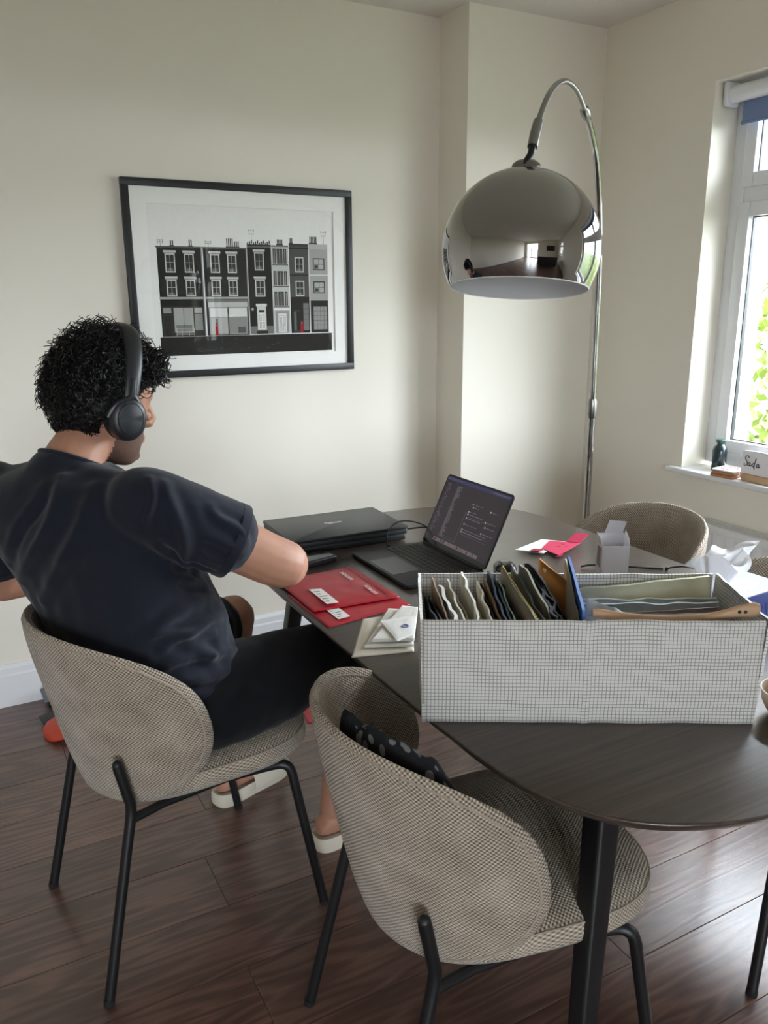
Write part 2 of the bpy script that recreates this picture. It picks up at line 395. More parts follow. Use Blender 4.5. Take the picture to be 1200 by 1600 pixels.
# glazed double door added to the rear wall behind the camera for fill daylight
w3 = MB()
w3.box(-2.3, -2.23, YR - .14, YR - .06, 0, 2.2); w3.box(-.47, -.4, YR - .14, YR - .06, 0, 2.2); w3.box(-2.23, -.47, YR - .14, YR - .06, 0, .07); w3.box(-2.23, -.47, YR - .14, YR - .06, 2.13, 2.2); w3.box(-1.55, -1.45, YR - .13, YR - .07, .07, 2.13)
d1 = struct(w3.build('added_fill_door', M['upvc'], bevel=.004))
MB().box(-2.23, -1.55, YR - .105, YR - .099, .07, 2.13).build('pane', M['glass'], d1); MB().box(-1.45, -.47, YR - .105, YR - .099, .07, 2.13).build('pane', M['glass'], d1)

# outside: lawn, neighbour's rendered wall
struct(MB().box(XR + .42, 60, -40, 60, -0.5, -0.35).build('ground_outside', simple('dark_lawn_green', srgb(62, 72, 40), 0.95, noise_amt=0.3, scale=6)))
struct(MB().box(-40, XR + .42, -60, YR - .25, -0.5, -0.35).build('ground_patio', simple('patio_paving', srgb(110, 106, 100), 0.9, noise_amt=0.15, scale=6)))
# ------------------------------------------------------------------ dining table
TZ = 0.75; TCX, TCY = 1.2155, 1.505
def table_outline(inset=0.0, n=26):
    q = [(0.537, 0.0), (0.5365, 0.30), (0.534, 0.45), (0.529, 0.56), (0.516, 0.645), (0.490, 0.715), (0.450, 0.778), (0.392, 0.826), (0.310, 0.865), (0.215, 0.886), (0.11, 0.896), (0.0, 0.899)]
    full = [(x, y) for x, y in q] + [(-x, y) for x, y in q[-2::-1]] + [(-x, -y) for x, y in q[1:]] + [(x, -y) for x, y in q[-2:0:-1]]
    full = [(p.x, p.y) for p in smoothpath([(x, y, 0) for x, y in full], 4, True)]
    k = len(full); out = []
    for i in range(k):
        tx, ty = full[(i + 1) % k][0] - full[i - 1][0], full[(i + 1) % k][1] - full[i - 1][1]; L = hypot(tx, ty) or 1
        out.append((full[i][0] - ty / L * inset, full[i][1] + tx / L * inset))
    return out
table = thing('dining_table', 'dark brown oval-ended dining table with splayed black legs', 'table', (TCX, TCY, 0))
mb = MB()
prof = [(0.028, -.026), (0.012, -.020), (0.003, -.010), (0.0005, -.005), (0.0, -.0035), (0.001, -.001), (0.0035, 0.0)]
mb.loft([[(x, y, TZ + dz) for x, y in table_outline(ins)] for ins, dz in prof])
mb.build('tabletop', M['top'], table, smooth=True, ang=50)
def table_leg(sx, sy):
    b = MB(); rings = []
    for t in (0, .03, .5, 1):
        z = 0.724 * (1 - t) + 0.0 * t; w = (0.0245 - 0.009 * t); cx, cy = .338 + .098 * t, .643 + .078 * t
        rings.append([(sx * (cx + dx), sy * (cy + dy), z) for dx, dy in rrect(-w, w, -w, w, w * .35, 3)])
    if sx * sy < 0: rings = [r[::-1] for r in rings]
    b.loft(rings[::-1]); return b
for sx in (-1, 1):
    for sy in (-1, 1): table_leg(sx, sy).build('leg', M['blackmetal'], table, smooth=True, ang=40)
r_ = MB()
for sx in (-1, 1): r_.box(sx * .352 - .02, sx * .352 + .02, -.60, .60, .695, .7235)
for sy in (-1, 1): r_.box(-.33, .33, sy * .60 - .02, sy * .60 + .02, .695, .7235)
r_.build('under_frame', M['blackmetal'], table)

# ------------------------------------------------------------------ dining chairs
BR, BT = 0.255, 0.034
def back_pt(s, z, off):
    xb = -0.225 - 0.217 * (z - 0.5); a = s / BR; r = BR + off
    return Vector((xb + BR - r * cos(a), r * sin(a), z))
def back_outline(q):
    c, s_ = cos(q), sin(q); e = 2 / 2.35
    sx = 0.388 * math.copysign(abs(c) ** e, c); sz = math.copysign(abs(s_) ** e, s_)
    z = sz * (0.215 if sz > 0 else 0.205)
    if sz < 0: sx *= 1 - 0.10 * abs(sz) ** 2
    return sx, z
BZC = 0.603
def make_backrest():
    mb = MB(); na, nr = 72, 11
    for side in (1, -1):
        V = []; U = []; Fc = []
        for i in range(nr + 1):
            t = i / nr; rr_ = sin(t * pi / 2)
            th = BT / 2 * (max(0.0, 1 - rr_ ** 5)) ** 0.5
            for j in range(na):
                s, z = back_outline(2 * pi * j / na); s *= rr_; z = BZC + z * rr_
                V.append(back_pt(s, z, side * th)); U.append((s, z))
        for i in range(nr):
            for j in range(na):
                f = (i * na + j, i * na + (j + 1) % na, (i + 1) * na + (j + 1) % na, (i + 1) * na + j)
                Fc.append(f[::-1] if side == 1 else f)
        mb.add(V, Fc, 0, U)
    me = mb.mesh('backrest', M['weave'], smooth=True, ang=80)
    bm = bmesh.new(); bm.from_mesh(me); bmesh.ops.remove_doubles(bm, verts=bm.verts, dist=0.0004); bm.to_mesh(me); bm.free()
    me.polygons.foreach_set('use_smooth', [True] * len(me.polygons)); return me
def make_seam(side):
    pts = []
    for j in range(90):
        s, z = back_outline(2 * pi * j / 90); k = 0.945
        th = BT / 2 * (1 - k ** 5) ** 0.5
        pts.append(back_pt(s * k, BZC + z * k, side * (th - .0003)))
    return MB().tube(pts, 0.0022, 6, closed=True)
def seat_out(k, n=64):
    out = []
    for j in range(n):
        q = 2 * pi * j / n; c, s_ = cos(q), sin(q); e = 2 / 2.9
        x = math.copysign(abs(c) ** e, c); y = math.copysign(abs(s_) ** e, s_)
        w = 0.246 - 0.035 * (0.5 - 0.5 * x)
        out.append((0.046 + x * (0.260 - (1 - k)), y * (w - (1 - k))))
    return out
def make_chair(label):
    t = thing('dining_chair', label, 'chair', (0, 0, 0), 0, 'beige woven dining chairs around the table')
    bk = link('backrest', make_backrest(), t)
    for sd in (1, -1): make_seam(sd).build('seam', M['weave'], bk, smooth=True)
    V = []; U = []; Fc = []; prf = ((0.10, .4165), (0.03, .417), (0.010, .422), (0.001, .434), (0.0, .446), (0.002, .462), (0.0035, .468), (0.0035, .468), (0.010, .476), (0.028, .486), (0.07, .493), (0.14, .496))
    for i, (ins, z) in enumerate(prf):
        ring = [(x, y, z - .010 * max(0, -x) / .2) for x, y in seat_out(1 - ins)]; V += ring
        U += [(x, y) for x, y, _ in ring] if i > 6 else [(j / 64 * 1.62, z - ins) for j in range(64)]
    n_ = 64
    for i in range(len(prf) - 1):
        for j in range(n_): Fc.append((i * n_ + j, i * n_ + (j + 1) % n_, (i + 1) * n_ + (j + 1) % n_, (i + 1) * n_ + j))
    Fc.append(tuple(range(n_ - 1, -1, -1))); Fc.append(tuple((len(prf) - 1) * n_ + j for j in range(n_)))
    so = MB().add(V, Fc, 0, U).build('seat', M['weave'], t, smooth=True, ang=70)
    MB().tube([(x, y, .468) for x, y in seat_out(1 - .0035)], 0.0022, 6, closed=True).build('seam', M['weave'], so, smooth=True)
    for sy in (1, -1):
        p = smoothpath([(-.268, sy * .226, 0.006), (-.196, sy * .207, .33), (-.176, sy * .2015, .425), (-.181, sy * .203, .47), (-.196, sy * .204, .545)], 5)
        lg = MB(); lg.tube(p, [.0115] * (len(p) - 1) + [.0105], 12)
        e = p[-1]; dr = (p[-1] - p[-3]).normalized()
        lg.tube([e, e + dr * .004, e + dr * .008], [.0105, .009, .004], 12)
        lo = lg.build('leg', M['blackmetal'], t, smooth=True)
        MB().tube([(-.2695, sy * .2265, 0), (-.2675, sy * .2255, .012)], .0122, 12).build('foot_cap', M['rubber'], lo, smooth=True)
        p = smoothpath([(.266, sy * .243, 0.006), (.208, sy * .225, .34), (.200, sy * .222, .385), (.190, sy * .217, .405), (.163, sy * .205, .4105), (.05, sy * .185, .410)], 5)
        lo = MB().tube(p, .0115, 12).build('leg', M['blackmetal'], t, smooth=True)
        MB().tube([(.2675, sy * .2435, 0), (.2655, sy * .243, .012)], .0122, 12).build('foot_cap', M['rubber'], lo, smooth=True)
    fr = MB()
    for sy in (1, -1): fr.tube([(-.178, sy * .202, .405), (-.10, sy * .19, .408), (.06, sy * .185, .409)], .010, 10)
    fr.tube([(-.06, -.187, .4085), (-.06, .187, .4085)], .010, 10); fr.tube([(.12, -.19, .409), (.12, .19, .409)], .010, 10)
    fr.build('seat_frame', M['blackmetal'], t, smooth=True)
    return t
chair_a = make_chair('beige woven dining chair that the man in navy sits on')
chair_a.location = (.381, 1.79, 0); chair_a.rotation_euler = (0, 0, radians(7.5))
chair_b = dup(chair_a, (.764, 1.066, 0), radians(-7), 'empty beige woven dining chair nearest the camera with a black patterned cloth on it')
chair_c = dup(chair_a, (1.745, 1.775, 0), radians(176), 'beige woven dining chair in the far right corner beneath the arc lamp pole')
chair_d = dup(chair_a, (1.632, 1.138, 0), radians(183), 'beige woven dining chair cut off by the right edge behind the tissue box')

# ------------------------------------------------------------------ arc floor lamp
LP, LS = Vector((2.037, 2.201, 0)), Vector((1.175, 1.506, 0))
LU = (LS - LP).normalized()
def lp(s, z): return LP + LU * s + Vector((0, 0, z))
lamp = thing('arc_floor_lamp', 'chrome arc floor lamp with a large dome shade over the table', 'floor lamp', LP)
inv = Matrix.Translation(-LP)
def lput(mb, nm, mt, par=lamp, **kw):
    o = mb.build(nm, mt, par, **kw)
    if par is lamp: o.matrix_parent_inverse = inv
    return o
lput(MB().lathe([(.150, 0), (.152, .004), (.152, .022), (.147, .028), (.02, .030), (.02, .03)], 48, T=Matrix.Translation(lp(-.06, 0))), 'base', M['chrome'], smooth=True)
lput(MB().tube([lp(-.060, .025), lp(-.055, .5), lp(-.036, 1.075)], .0125, 16), 'pole', M['chrome'], smooth=True)
lput(MB().tube([lp(-.037, 1.045), lp(-.0365, 1.06), lp(-.035, 1.10), lp(-.0345, 1.115)], [.0135, .0165, .0165, .0135], 16), 'collar', M['steel'], smooth=True)
arc1 = smoothpath([lp(-.036, 1.09), lp(-.012, 1.438), lp(.018, 1.608), lp(.073, 1.747), lp(.185, 1.885), lp(.31, 1.945), lp(.429, 1.977)], 6)
lput(MB().tube(arc1, .0105, 14), 'upper_pole', M['chrome'], smooth=True)
lput(MB().tube([lp(.412, 1.972), lp(.425, 1.976), lp(.452, 1.983), lp(.462, 1.9855)], [.0115, .0135, .0135, .008], 14), 'joint', M['steel'], smooth=True)
arc2 = smoothpath([lp(.429, 1.977), lp(.544, 2.000), lp(.643, 2.004), lp(.748, 1.992), lp(.848, 1.963), lp(.930, 1.925), lp(.997, 1.878), lp(1.040, 1.838)], 6)
lput(MB().tube(arc2, .0068, 12), 'arm', M['steel'], smooth=True)
ST = lp(1.100, 1.745) - rt * .012          # top of the dome
lput(MB().tube([lp(1.030, 1.850), lp(1.060, 1.818), lp(1.078, 1.790)], [.011, .0115, .0115], 14), 'arm_sleeve', M['steel'], smooth=True)
lput(MB().tube([lp(1.076, 1.792), lp(1.092, 1.772), ST + Vector((0, 0, .004))], [.008, .008, .008], 12), 'stem', M['blackmetal'], smooth=True)
SR = 0.176
SC = ST + Vector((0, 0, -.172))
TILT = Matrix.Translation(SC) @ Matrix.Rotation(radians(3.0), 4, fw) @ Matrix.Rotation(radians(-8.0), 4, rt)
so_, si_ = [], []
for i in range(0, 40):
    a = radians(8) + (radians(118.5) - radians(8)) * i / 39
    so_.append((SR * sin(a), SR * cos(a) * .985))
pr = [(0.001, SR * .985)] + so_
for r, z in reversed(so_): si_.append((max(r - .0022, .001), z - (.0022 if z > 0 else 0)))
shade = MB().lathe(pr, 72, T=TILT, cap=False)
sh = lput(shade, 'shade', M['chrome'], smooth=True, ang=60)
lput(MB().lathe([(r, z) for r, z in si_] + [(.001, SR * .985 - .0022)], 72, T=TILT, cap=False), 'shade_lining', M['shadeinner'], sh, smooth=True, ang=60)
rimz, rimr = so_[-1][1], so_[-1][0]
lput(MB().tube([TILT @ Vector(((rimr - .0011) * cos(q), (rimr - .0011) * sin(q), rimz)) for q in [2 * pi * i / 72 for i in range(72)]], .0016, 8, closed=True), 'rim', M['shadeinner'], sh, smooth=True)
lput(MB().lathe([(.0325, .164), (.0335, .169), (.0335, .175), (.031, .183), (.024, .189), (.010, .192), (.001, .192)], 36, T=TILT, cap=False), 'cap', M['steel'], smooth=True)
lput(MB().lathe([(.018, .16), (.018, .10), (.014, .095), (.001, .095)], 20, T=TILT, cap=False), 'bulb_holder', M['shadeinner'], sh, smooth=True)
lput(MB().lathe([(.012, .10), (.016, .085), (.027, .06), (.030, .04), (.026, .02), (.012, .008), (.001, .006)], 24, T=TILT, cap=False), 'bulb', simple('opal_bulb_glass', srgb(240, 240, 236), .3), sh, smooth=True)

# ------------------------------------------------------------------ framed print
PX0, PX1, PZ0, PZ1, PY = 0.626, 1.522, 1.187, 1.888, YB
pic = thing('framed_print', 'black framed monochrome print of a street of terraced shops on the back wall', 'picture', ((PX0 + PX1) / 2, PY, PZ0))
def pput(mb, nm, mt, **kw):
    o = mb.build(nm, mt, pic, **kw); o.matrix_parent_inverse = Matrix.Translation(-Vector(pic.location)); return o
f = MB(); w = .026
f.box(PX0, PX1, PY - .026, PY - .001, PZ0, PZ0 + w); f.box(PX0, PX1, PY - .026, PY - .001, PZ1 - w, PZ1)
f.box(PX0, PX0 + w, PY - .026, PY - .001, PZ0 + w, PZ1 - w); f.box(PX1 - w, PX1, PY - .026, PY - .001, PZ0 + w, PZ1 - w)
pput(f, 'frame', simple('black_painted_wood', srgb(22, 23, 26), .45, noise_amt=.1, scale=60), bevel=.0012, seg=2)
mx0, mx1, mz0, mz1 = .709, 1.443, 1.262, 1.806
g = MB(); yb = PY - .016
a0, a1, c0, c1 = PX0 + w - .002, PX1 - w + .002, PZ0 + w - .002, PZ1 - w + .002
for (x0, x1, z0, z1) in ((a0, mx0, c0, c1), (mx1, a1, c0, c1), (mx0, mx1, c0, mz0), (mx0, mx1, mz1, c1)): g.box(x0, x1, yb, yb + .0035, z0, z1)
pput(g, 'mount_board', simple('white_mount_board', srgb(244, 243, 239), .85, noise_amt=.01, scale=90))
# the print itself: one flat sheet, inks laid in a fraction of a millimetre
INK = {}
def ink(v, red=False):
    key = (v, red)
    if key not in INK:
        c = srgb(176, 28, 40) if red else srgb(v, v, int(v * .985))
        k = N('print_ink_%s%d' % ('red_' if red else 'grey_', v)); tc = k.n('ShaderNodeTexCoord')
        q = k.n('ShaderNodeTexNoise', i_Scale=55.0, i_Detail=5.0, i_Roughness=.7); k.l(tc.outputs['Object'], q.inputs['Vector'])
        amt = .28 if v < 120 else .05
        k.color(k.mix(q.outputs[0], tuple(x * (1 - amt) for x in c[:3]) + (1,), tuple(min(1, x * (1 + amt)) for x in c[:3]) + (1,))); k.set(Roughness=.9, Specular_IOR_Level=.1)
        INK[key] = (len(INK), k.m)
    return INK[key][0]
art = MB(); YA = PY - .0105
def R(x0, x1, z0, z1, v, lay=1, red=False):
    y = YA - lay * .00012
    art.add([(x0, y, z0), (x1, y, z0), (x1, y, z1), (x0, y, z1)], [(0, 1, 2, 3)], ink(v, red))
R(mx0 - .002, mx1 + .002, mz0 - .002, mz1 + .002, 238, 0)
R(.728, 1.429, 1.268, 1.337, 42, 1)
def sash(x0, x1, z0, z1, fr=205, gl=62, lay=4, cols=2, rows=2, arch=False, hood=True):
    if hood: R(x0 - .005, x1 + .005, z1, z1 + .007, fr, lay); R(x0 - .003, x1 + .003, z1 - .004, z1, 150, lay)
    R(x0, x1, z0, z1 - .004, fr, lay); t = .0042
    R(x0 + t, x1 - t, z0 + t, z1 - .004 - t, gl, lay + 1)
    for i in range(1, cols): xm = x0 + (x1 - x0) * i / cols; R(xm - .0009, xm + .0009, z0 + t, z1 - .008, fr - 20, lay + 2)
    for i in range(1, rows): zm = z0 + (z1 - z0) * i / rows; R(x0 + t, x1 - t, zm - .0009, zm + .0009, fr - 20, lay + 2)
    R(x0 + t * 1.6, x1 - t * 2.2, z0 + t, z0 + (z1 - z0) * .22, 120, lay + 1.5)
def pots(x, z, n, h=.02, dx=.007):
    R(x - .003, x + n * dx, z, z + .005, 60, 2)
    for i in range(n): R(x + i * dx, x + i * dx + .0042, z + .004, z + h, 58, 2)
def aerial(x, z, h=.05):
    R(x - .0006, x + .0006, z, z + h, 70, 2)
    for j, wd in ((.9, .011), (.62, .009)): R(x - wd, x + wd, z + h * j, z + h * j + .0012, 70, 2); R(x - wd, x - wd + .001, z + h * j - .006, z + h * j + .006, 70, 2); R(x + wd - .001, x + wd, z + h * j - .006, z + h * j + .006, 70, 2)
# brick terraces 1 and 2
for (x0, x1, w_) in ((.737, .901, ((.765, .802), (.836, .872))), (.908, 1.076, ((.934, .970), (1.0, 1.036)))):
    R(x0, x1, 1.338, 1.660, 50, 2); R(x0 - .003, x1 + .003, 1.656, 1.662, 96, 3); R(x0 - .002, x1 + .002, 1.474, 1.482, 170, 3)
    for (p, q) in w_: sash(p, q, 1.569, 1.640); sash(p, q, 1.484, 1.548)
    R(x1 - .0015, x1 + .0025, 1.338, 1.66, 150, 3.5)
pots(.788, 1.660, 2, .022); pots(.857, 1.660, 2, .026); pots(1.0, 1.660, 4, .034); pots(1.03, 1.660, 3, .024); aerial(.752, 1.660, .024); aerial(.93, 1.660, .022)
R(.741, .897, 1.448, 1.474, 40, 3); R(.741, .897, 1.340, 1.448, 58, 3)                 # shop front 1
R(.784, .857, 1.353, 1.443, 168, 4); R(.820, .8212, 1.353, 1.443, 60, 5); R(.790, .85, 1.356, 1.38, 120, 4.5)
R(.746, .775, 1.424, 1.443, 150, 4); R(.862, .892, 1.424, 1.443, 175, 4); R(.862, .892, 1.36, 1.42, 140, 4)
R(.749, .773, 1.343, 1.418, 36, 4)
for a in (.751, .7625):
    for b in (1.347, 1.384): R(a, a + .0085, b, b + .032, 74, 5); R(a + .0015, a + .007, b + .002, b + .030, 40, 6)
for k_ in range(5): R(.79, .858, 1.345 + k_ * .0055, 1.3462 + k_ * .0055, 205, 6)       # bench
for k_ in (.79, .81, .837, .857): R(k_, k_ + .0013, 1.340, 1.368, 205, 6)
R(.914, 1.074, 1.462, 1.472, 120, 3); R(.916, 1.072, 1.444, 1.462, 190, 4); R(.918, 1.070, 1.342, 1.444, 150, 3)   # shop front 2
R(.921, 1.068, 1.408, 1.440, 216, 5); R(.924, .99, 1.346, 1.405, 176, 4); R(.995, 1.066, 1.346, 1.405, 140, 4)
R(.99, .995, 1.342, 1.444, 70, 5); R(.945, .950, 1.346, 1.40, 60, 5); R(1.03, 1.06, 1.346, 1.37, 90, 5)
# brick house 3 with white surrounds
R(1.080, 1.177, 1.340, 1.676, 46, 2)
for k_ in range(12): R(1.081 + k_ * .008, 1.0865 + k_ * .008, 1.672 + .003 * (k_ % 3), 1.682 + .004 * ((k_ * 7) % 3), 74, 3)
R(1.080, 1.177, 1.664, 1.670, 110, 3); sash(1.108, 1.146, 1.580, 1.650); sash(1.107, 1.147, 1.482, 1.550); aerial(1.10, 1.684, .045)
R(1.080, 1.178, 1.340, 1.37, 120, 3); R(1.106, 1.151, 1.445, 1.455, 216, 5); R(1.110, 1.147, 1.356, 1.445, 208, 4); R(1.116, 1.141, 1.36, 1.432, 226, 5)
def panels(x0, x1, z0, z1, v, bgc, lay=6):
    wx = (x1 - x0) / 2
    for i in (0, 1):
        for (b, t) in ((.06, .42), (.48, .90)): R(x0 + i * wx + .0025, x0 + (i + 1) * wx - .0025, z0 + (z1 - z0) * b, z0 + (z1 - z0) * t, v, lay); R(x0 + i * wx + .004, x0 + (i + 1) * wx - .004, z0 + (z1 - z0) * b + .0015, z0 + (z1 - z0) * t - .0015, bgc, lay + 1)
panels(1.116, 1.141, 1.36, 1.42, 110, 220); R(1.117, 1.140, 1.422, 1.431, 60, 6); R(1.106, 1.152, 1.340, 1.352, 45, 5)
R(1.088, 1.096, 1.43, 1.44, 190, 5)
# pale bay house 4
R(1.179, 1.248, 1.340, 1.672, 196, 2); R(1.178, 1.249, 1.668, 1.674, 120, 3); pots(1.203, 1.674, 4, .022, .006)
for (z0, z1) in ((1.606, 1.662), (1.524, 1.578), (1.447, 1.500)):
    for (a, b) in ((1.184, 1.1965), (1.200, 1.224), (1.2275, 1.240)): R(a, b, z0, z1, 40, 4); R(a + .001, b - .001, z0 + .002, z1 - .004, 84, 5); R((a + b) / 2 - .0007, (a + b) / 2 + .0007, z0, z1 - .003, 190, 6)
    R(1.180, 1.246, z0 - .006, z0 - .002, 90, 4)
R(1.180, 1.246, 1.43, 1.438, 226, 4); R(1.186, 1.242, 1.342, 1.428, 150, 3); R(1.197, 1.232, 1.344, 1.418, 220, 5); R(1.202, 1.228, 1.346, 1.408, 120, 6); R(1.203, 1.227, 1.347, 1.407, 228, 6.5); panels(1.203, 1.227, 1.347, 1.407, 110, 224, 7)
# house 5 and 6
R(1.251, 1.333, 1.340, 1.680, 86, 2); R(1.25, 1.334, 1.662, 1.668, 50, 3); pots(1.256, 1.68, 2, .022)
R(1.252, 1.333, 1.672, 1.682, 62, 3); sash(1.275, 1.312, 1.574, 1.636, hood=False); sash(1.275, 1.312, 1.483, 1.546, hood=False); R(1.252, 1.333, 1.562, 1.566, 44, 3)
R(1.252, 1.333, 1.340, 1.480, 44, 3); R(1.262, 1.29, 1.345, 1.43, 66, 4); R(1.265, 1.274, 1.35, 1.424, 104, 5); R(1.277, 1.287, 1.35, 1.424, 40, 5); R(1.305, 1.329, 1.350, 1.456, 120, 4)
for k_ in range(1, 5): R(1.305, 1.329, 1.35 + k_ * .021, 1.351 + k_ * .021, 60, 5)
R(1.336, 1.416, 1.340, 1.680, 168, 2); R(1.335, 1.417, 1.662, 1.682, 186, 3); R(1.336, 1.416, 1.562, 1.567, 214, 3); pots(1.34, 1.682, 5, .028, .0065); aerial(1.40, 1.682, .05)
for z0 in (1.583, 1.494): R(1.352, 1.402, z0, z0 + .046, 40, 4); R(1.356, 1.398, z0 + .004, z0 + .042, 176, 5); R(1.3765, 1.378, z0 + .004, z0 + .042, 40, 6); R(1.356, 1.398, z0 + .022, z0 + .0235, 40, 6); R(1.358, 1.374, z0 + .006, z0 + .02, 70, 6)
R(1.338, 1.414, 1.340, 1.466, 48, 3); R(1.35, 1.409, 1.352, 1.442, 150, 4)
for k_ in range(1, 4): R(1.35 + k_ * .0148, 1.351 + k_ * .0148, 1.352, 1.442, 50, 5)
for k_ in range(1, 5): R(1.35, 1.409, 1.352 + k_ * .018, 1.353 + k_ * .018, 50, 5)
for (x, z0) in ((.945, 1.340), (1.297, 1.342)):                                          # two small red figures
    R(x - .005, x + .005, z0, z0 + .034, 0, 8, True); R(x - .0035, x + .0035, z0 + .034, z0 + .042, 120, 8); R(x - .004, x + .004, z0 + .040, z0 + .046, 0, 8, True)
for k_ in range(60):
    x = random.uniform(.92, 1.2); z = random.uniform(1.275, 1.335); s_ = random.uniform(.001, .004); R(x, x + s_ * 2.2, z, z + s_, random.choice((60, 78, 30)), 3)
pput(art, 'print', [v[1] for v in sorted(INK.values(), key=lambda t: t[0])])
pput(MB().add([(a0, PY - .0190, c0), (a1, PY - .0190, c0), (a1, PY - .0190, c1), (a0, PY - .0190, c1)], [(0, 1, 2, 3)]), 'glazing', M['glass'])
# ------------------------------------------------------------------ the seated man
def basis(heading, pitch, roll=0.0):            # x forward, y left, z up
    return (Matrix.Rotation(radians(heading), 4, 'Z') @ Matrix.Rotation(radians(pitch), 4, 'Y') @ Matrix.Rotation(radians(roll), 4, 'X'))
HEAD = Matrix.Translation((.312, 1.900, 1.240)) @ basis(14, 12, 2)
def ering(c, hd, a, b, n=28, tilt=None, e=2.3):
    fx, fy = cos(radians(hd)), sin(radians(hd)); out = []
    for j in range(n):
        q = 2 * pi * j / n; u = math.copysign(abs(cos(q)) ** (2 / e), cos(q)) * b; v = math.copysign(abs(sin(q)) ** (2 / e), sin(q)) * a
        out.append((c[0] + fx * u - fy * v, c[1] + fy * u + fx * v, c[2]))
    return out
TORSO = [((.335, 1.775, .500), 12, .165, .130), ((.335, 1.775, .540), 12, .188, .158), ((.340, 1.775, .62), 15, .190, .165), ((.325, 1.795, .72), 24, .190, .155), ((.295, 1.825, .82), 34, .200, .142),
         ((.255, 1.835, .92), 40, .212, .138), ((.222, 1.835, 1.00), 42, .214, .130), ((.205, 1.834, 1.06), 42, .200, .112), ((.205, 1.838, 1.10), 41, .150, .092), ((.212, 1.845, 1.125), 40, .085, .072)]
def torso(mb, g=0.0, lo=0, hi=None):
    mb.loft([ering(c, h, a + g, b + g) for c, h, a, b in TORSO[lo:hi]])
def limb(mb, pts, radii, n=16, sub=5, flat=None):
    P = smoothpath(pts, sub); k = len(pts); R_ = []
    for i in range(len(P)):
        t = i / sub; a = min(int(t), k - 1); b = min(a + 1, k - 1); w_ = t - a; w_ = w_ * w_ * (3 - 2 * w_)
        R_.append(radii[a] * (1 - w_) + radii[b] * w_)
    d0 = (P[0] - P[1]).normalized(); d1 = (P[-1] - P[-2]).normalized()
    mb.tube([P[0] + d0 * R_[0] * .7, P[0] + d0 * R_[0] * .4] + P + [P[-1] + d1 * R_[-1] * .4, P[-1] + d1 * R_[-1] * .7], [R_[0] * .5, R_[0] * .87] + R_ + [R_[-1] * .87, R_[-1] * .5], n, flat=flat)
SH_R, EL_R, WR_R = Vector((.345, 1.660, 1.055)), Vector((.625, 1.628, .893)), Vector((.612, 1.865, .842))
SH_L, EL_L, WR_L = Vector((.055, 1.985, 1.045)), Vector((.060, 2.120, .790)), Vector((.315, 2.165, .800))
KN_R, AN_R = Vector((.865, 1.750, .590)), Vector((.795, 1.788, .105))
KN_L, AN_L = Vector((.632, 2.052, .620)), Vector((.612, 2.125, .105))
HP_R, HP_L = Vector((.315, 1.672, .585)), Vector((.290, 1.870, .575))
body = MB()
torso(body, -0.012)
limb(body, [(.205, 1.842, 1.07), (.222, 1.856, 1.12), (.262, 1.88, 1.175), (.285, 1.895, 1.215)], [.085, .064, .058, .058])
# head: horizontal slices, face forward
hv = [(-.128, .022, .070, .026), (-.118, .0, .083, .042), (-.095, -.03, .090, .055), (-.062, -.062, .093, .064), (-.03, -.085, .092, .071), (0, -.097, .092, .0745), (.03, -.103, .094, .0765), (.06, -.102, .092, .0765), (.09, -.092, .080, .071), (.115, -.072, .058, .057), (.130, -.042, .028, .036), (.136, -.015, .002, .012)]
rings = []
for z, xb, xf, w_ in hv:
    rings.append([((xb + xf) / 2 + math.copysign(abs(cos(q)) ** .9, cos(q)) * (xf - xb) / 2, math.copysign(abs(sin(q)) ** .9, sin(q)) * w_, z) for q in [2 * pi * j / 28 for j in range(28)]])
body.loft(rings, T=HEAD)
body.tube([(.088, 0, .034), (.101, 0, .012), (.117, 0, -.014), (.112, 0, -.028), (.094, 0, -.034)], [.0075, .0085, .0115, .0115, .007], 10, T=HEAD)      # nose
for s in (1, -1):
    body.tube([(.108, s * .005, -.022), (.104, s * .013, -.025), (.096, s * .013, -.026)], [.007, .0075, .005], 8, T=HEAD)                                       # nostril
    body.tube([(.093, s * .008, .036), (.092, s * .030, .040), (.080, s * .052, .034)], [.005, .0075, .005], 8, T=HEAD)                                          # brow
    body.tube([(.083, s * .018, .020), (.0875, s * .026, .0245), (.0875, s * .036, .0245), (.080, s * .045, .020)], [.0035, .0042, .0042, .0035], 8, T=HEAD)        # lids
    body.tube([(.083, s * .018, .014), (.0860, s * .026, .0085), (.0855, s * .036, .0085), (.079, s * .045, .014)], [.003, .0038, .0038, .003], 8, T=HEAD)
    body.tube([(.080, s * .05, -.005), (.07, s * .062, -.004), (.04, s * .072, 0)], [.010, .011, .006], 8, T=HEAD)                                               # cheekbone
    ear = [(.004 + .017 * cos(a), s * (.0795 + .006 * abs(sin(a))), .004 + .030 * sin(a)) for a in [2 * pi * j / 16 for j in range(16)]]
    body.tube(ear, .0055, 8, T=HEAD, closed=True); body.tube([(-.004, s * .070, .02), (.0, s * .083, .002), (.004, s * .078, -.018)], [.007, .006, .007], 8, T=HEAD)
body.tube([(.090, -.022, -.061), (.0985, -.010, -.058), (.101, 0, -.0595), (.0985, .010, -.058), (.090, .022, -.061)], [.003, .0055, .0055, .0055, .003], 8, T=HEAD)
body.tube([(.089, -.020, -.067), (.098, -.008, -.070), (.099, 0, -.0705), (.098, .008, -.070), (.089, .020, -.067)], [.003, .006, .0065, .006, .003], 8, T=HEAD)
body.tube([(.080, -.012, -.106), (.087, 0, -.104), (.080, .012, -.106)], [.012, .015, .012], 8, T=HEAD)                                                          # chin
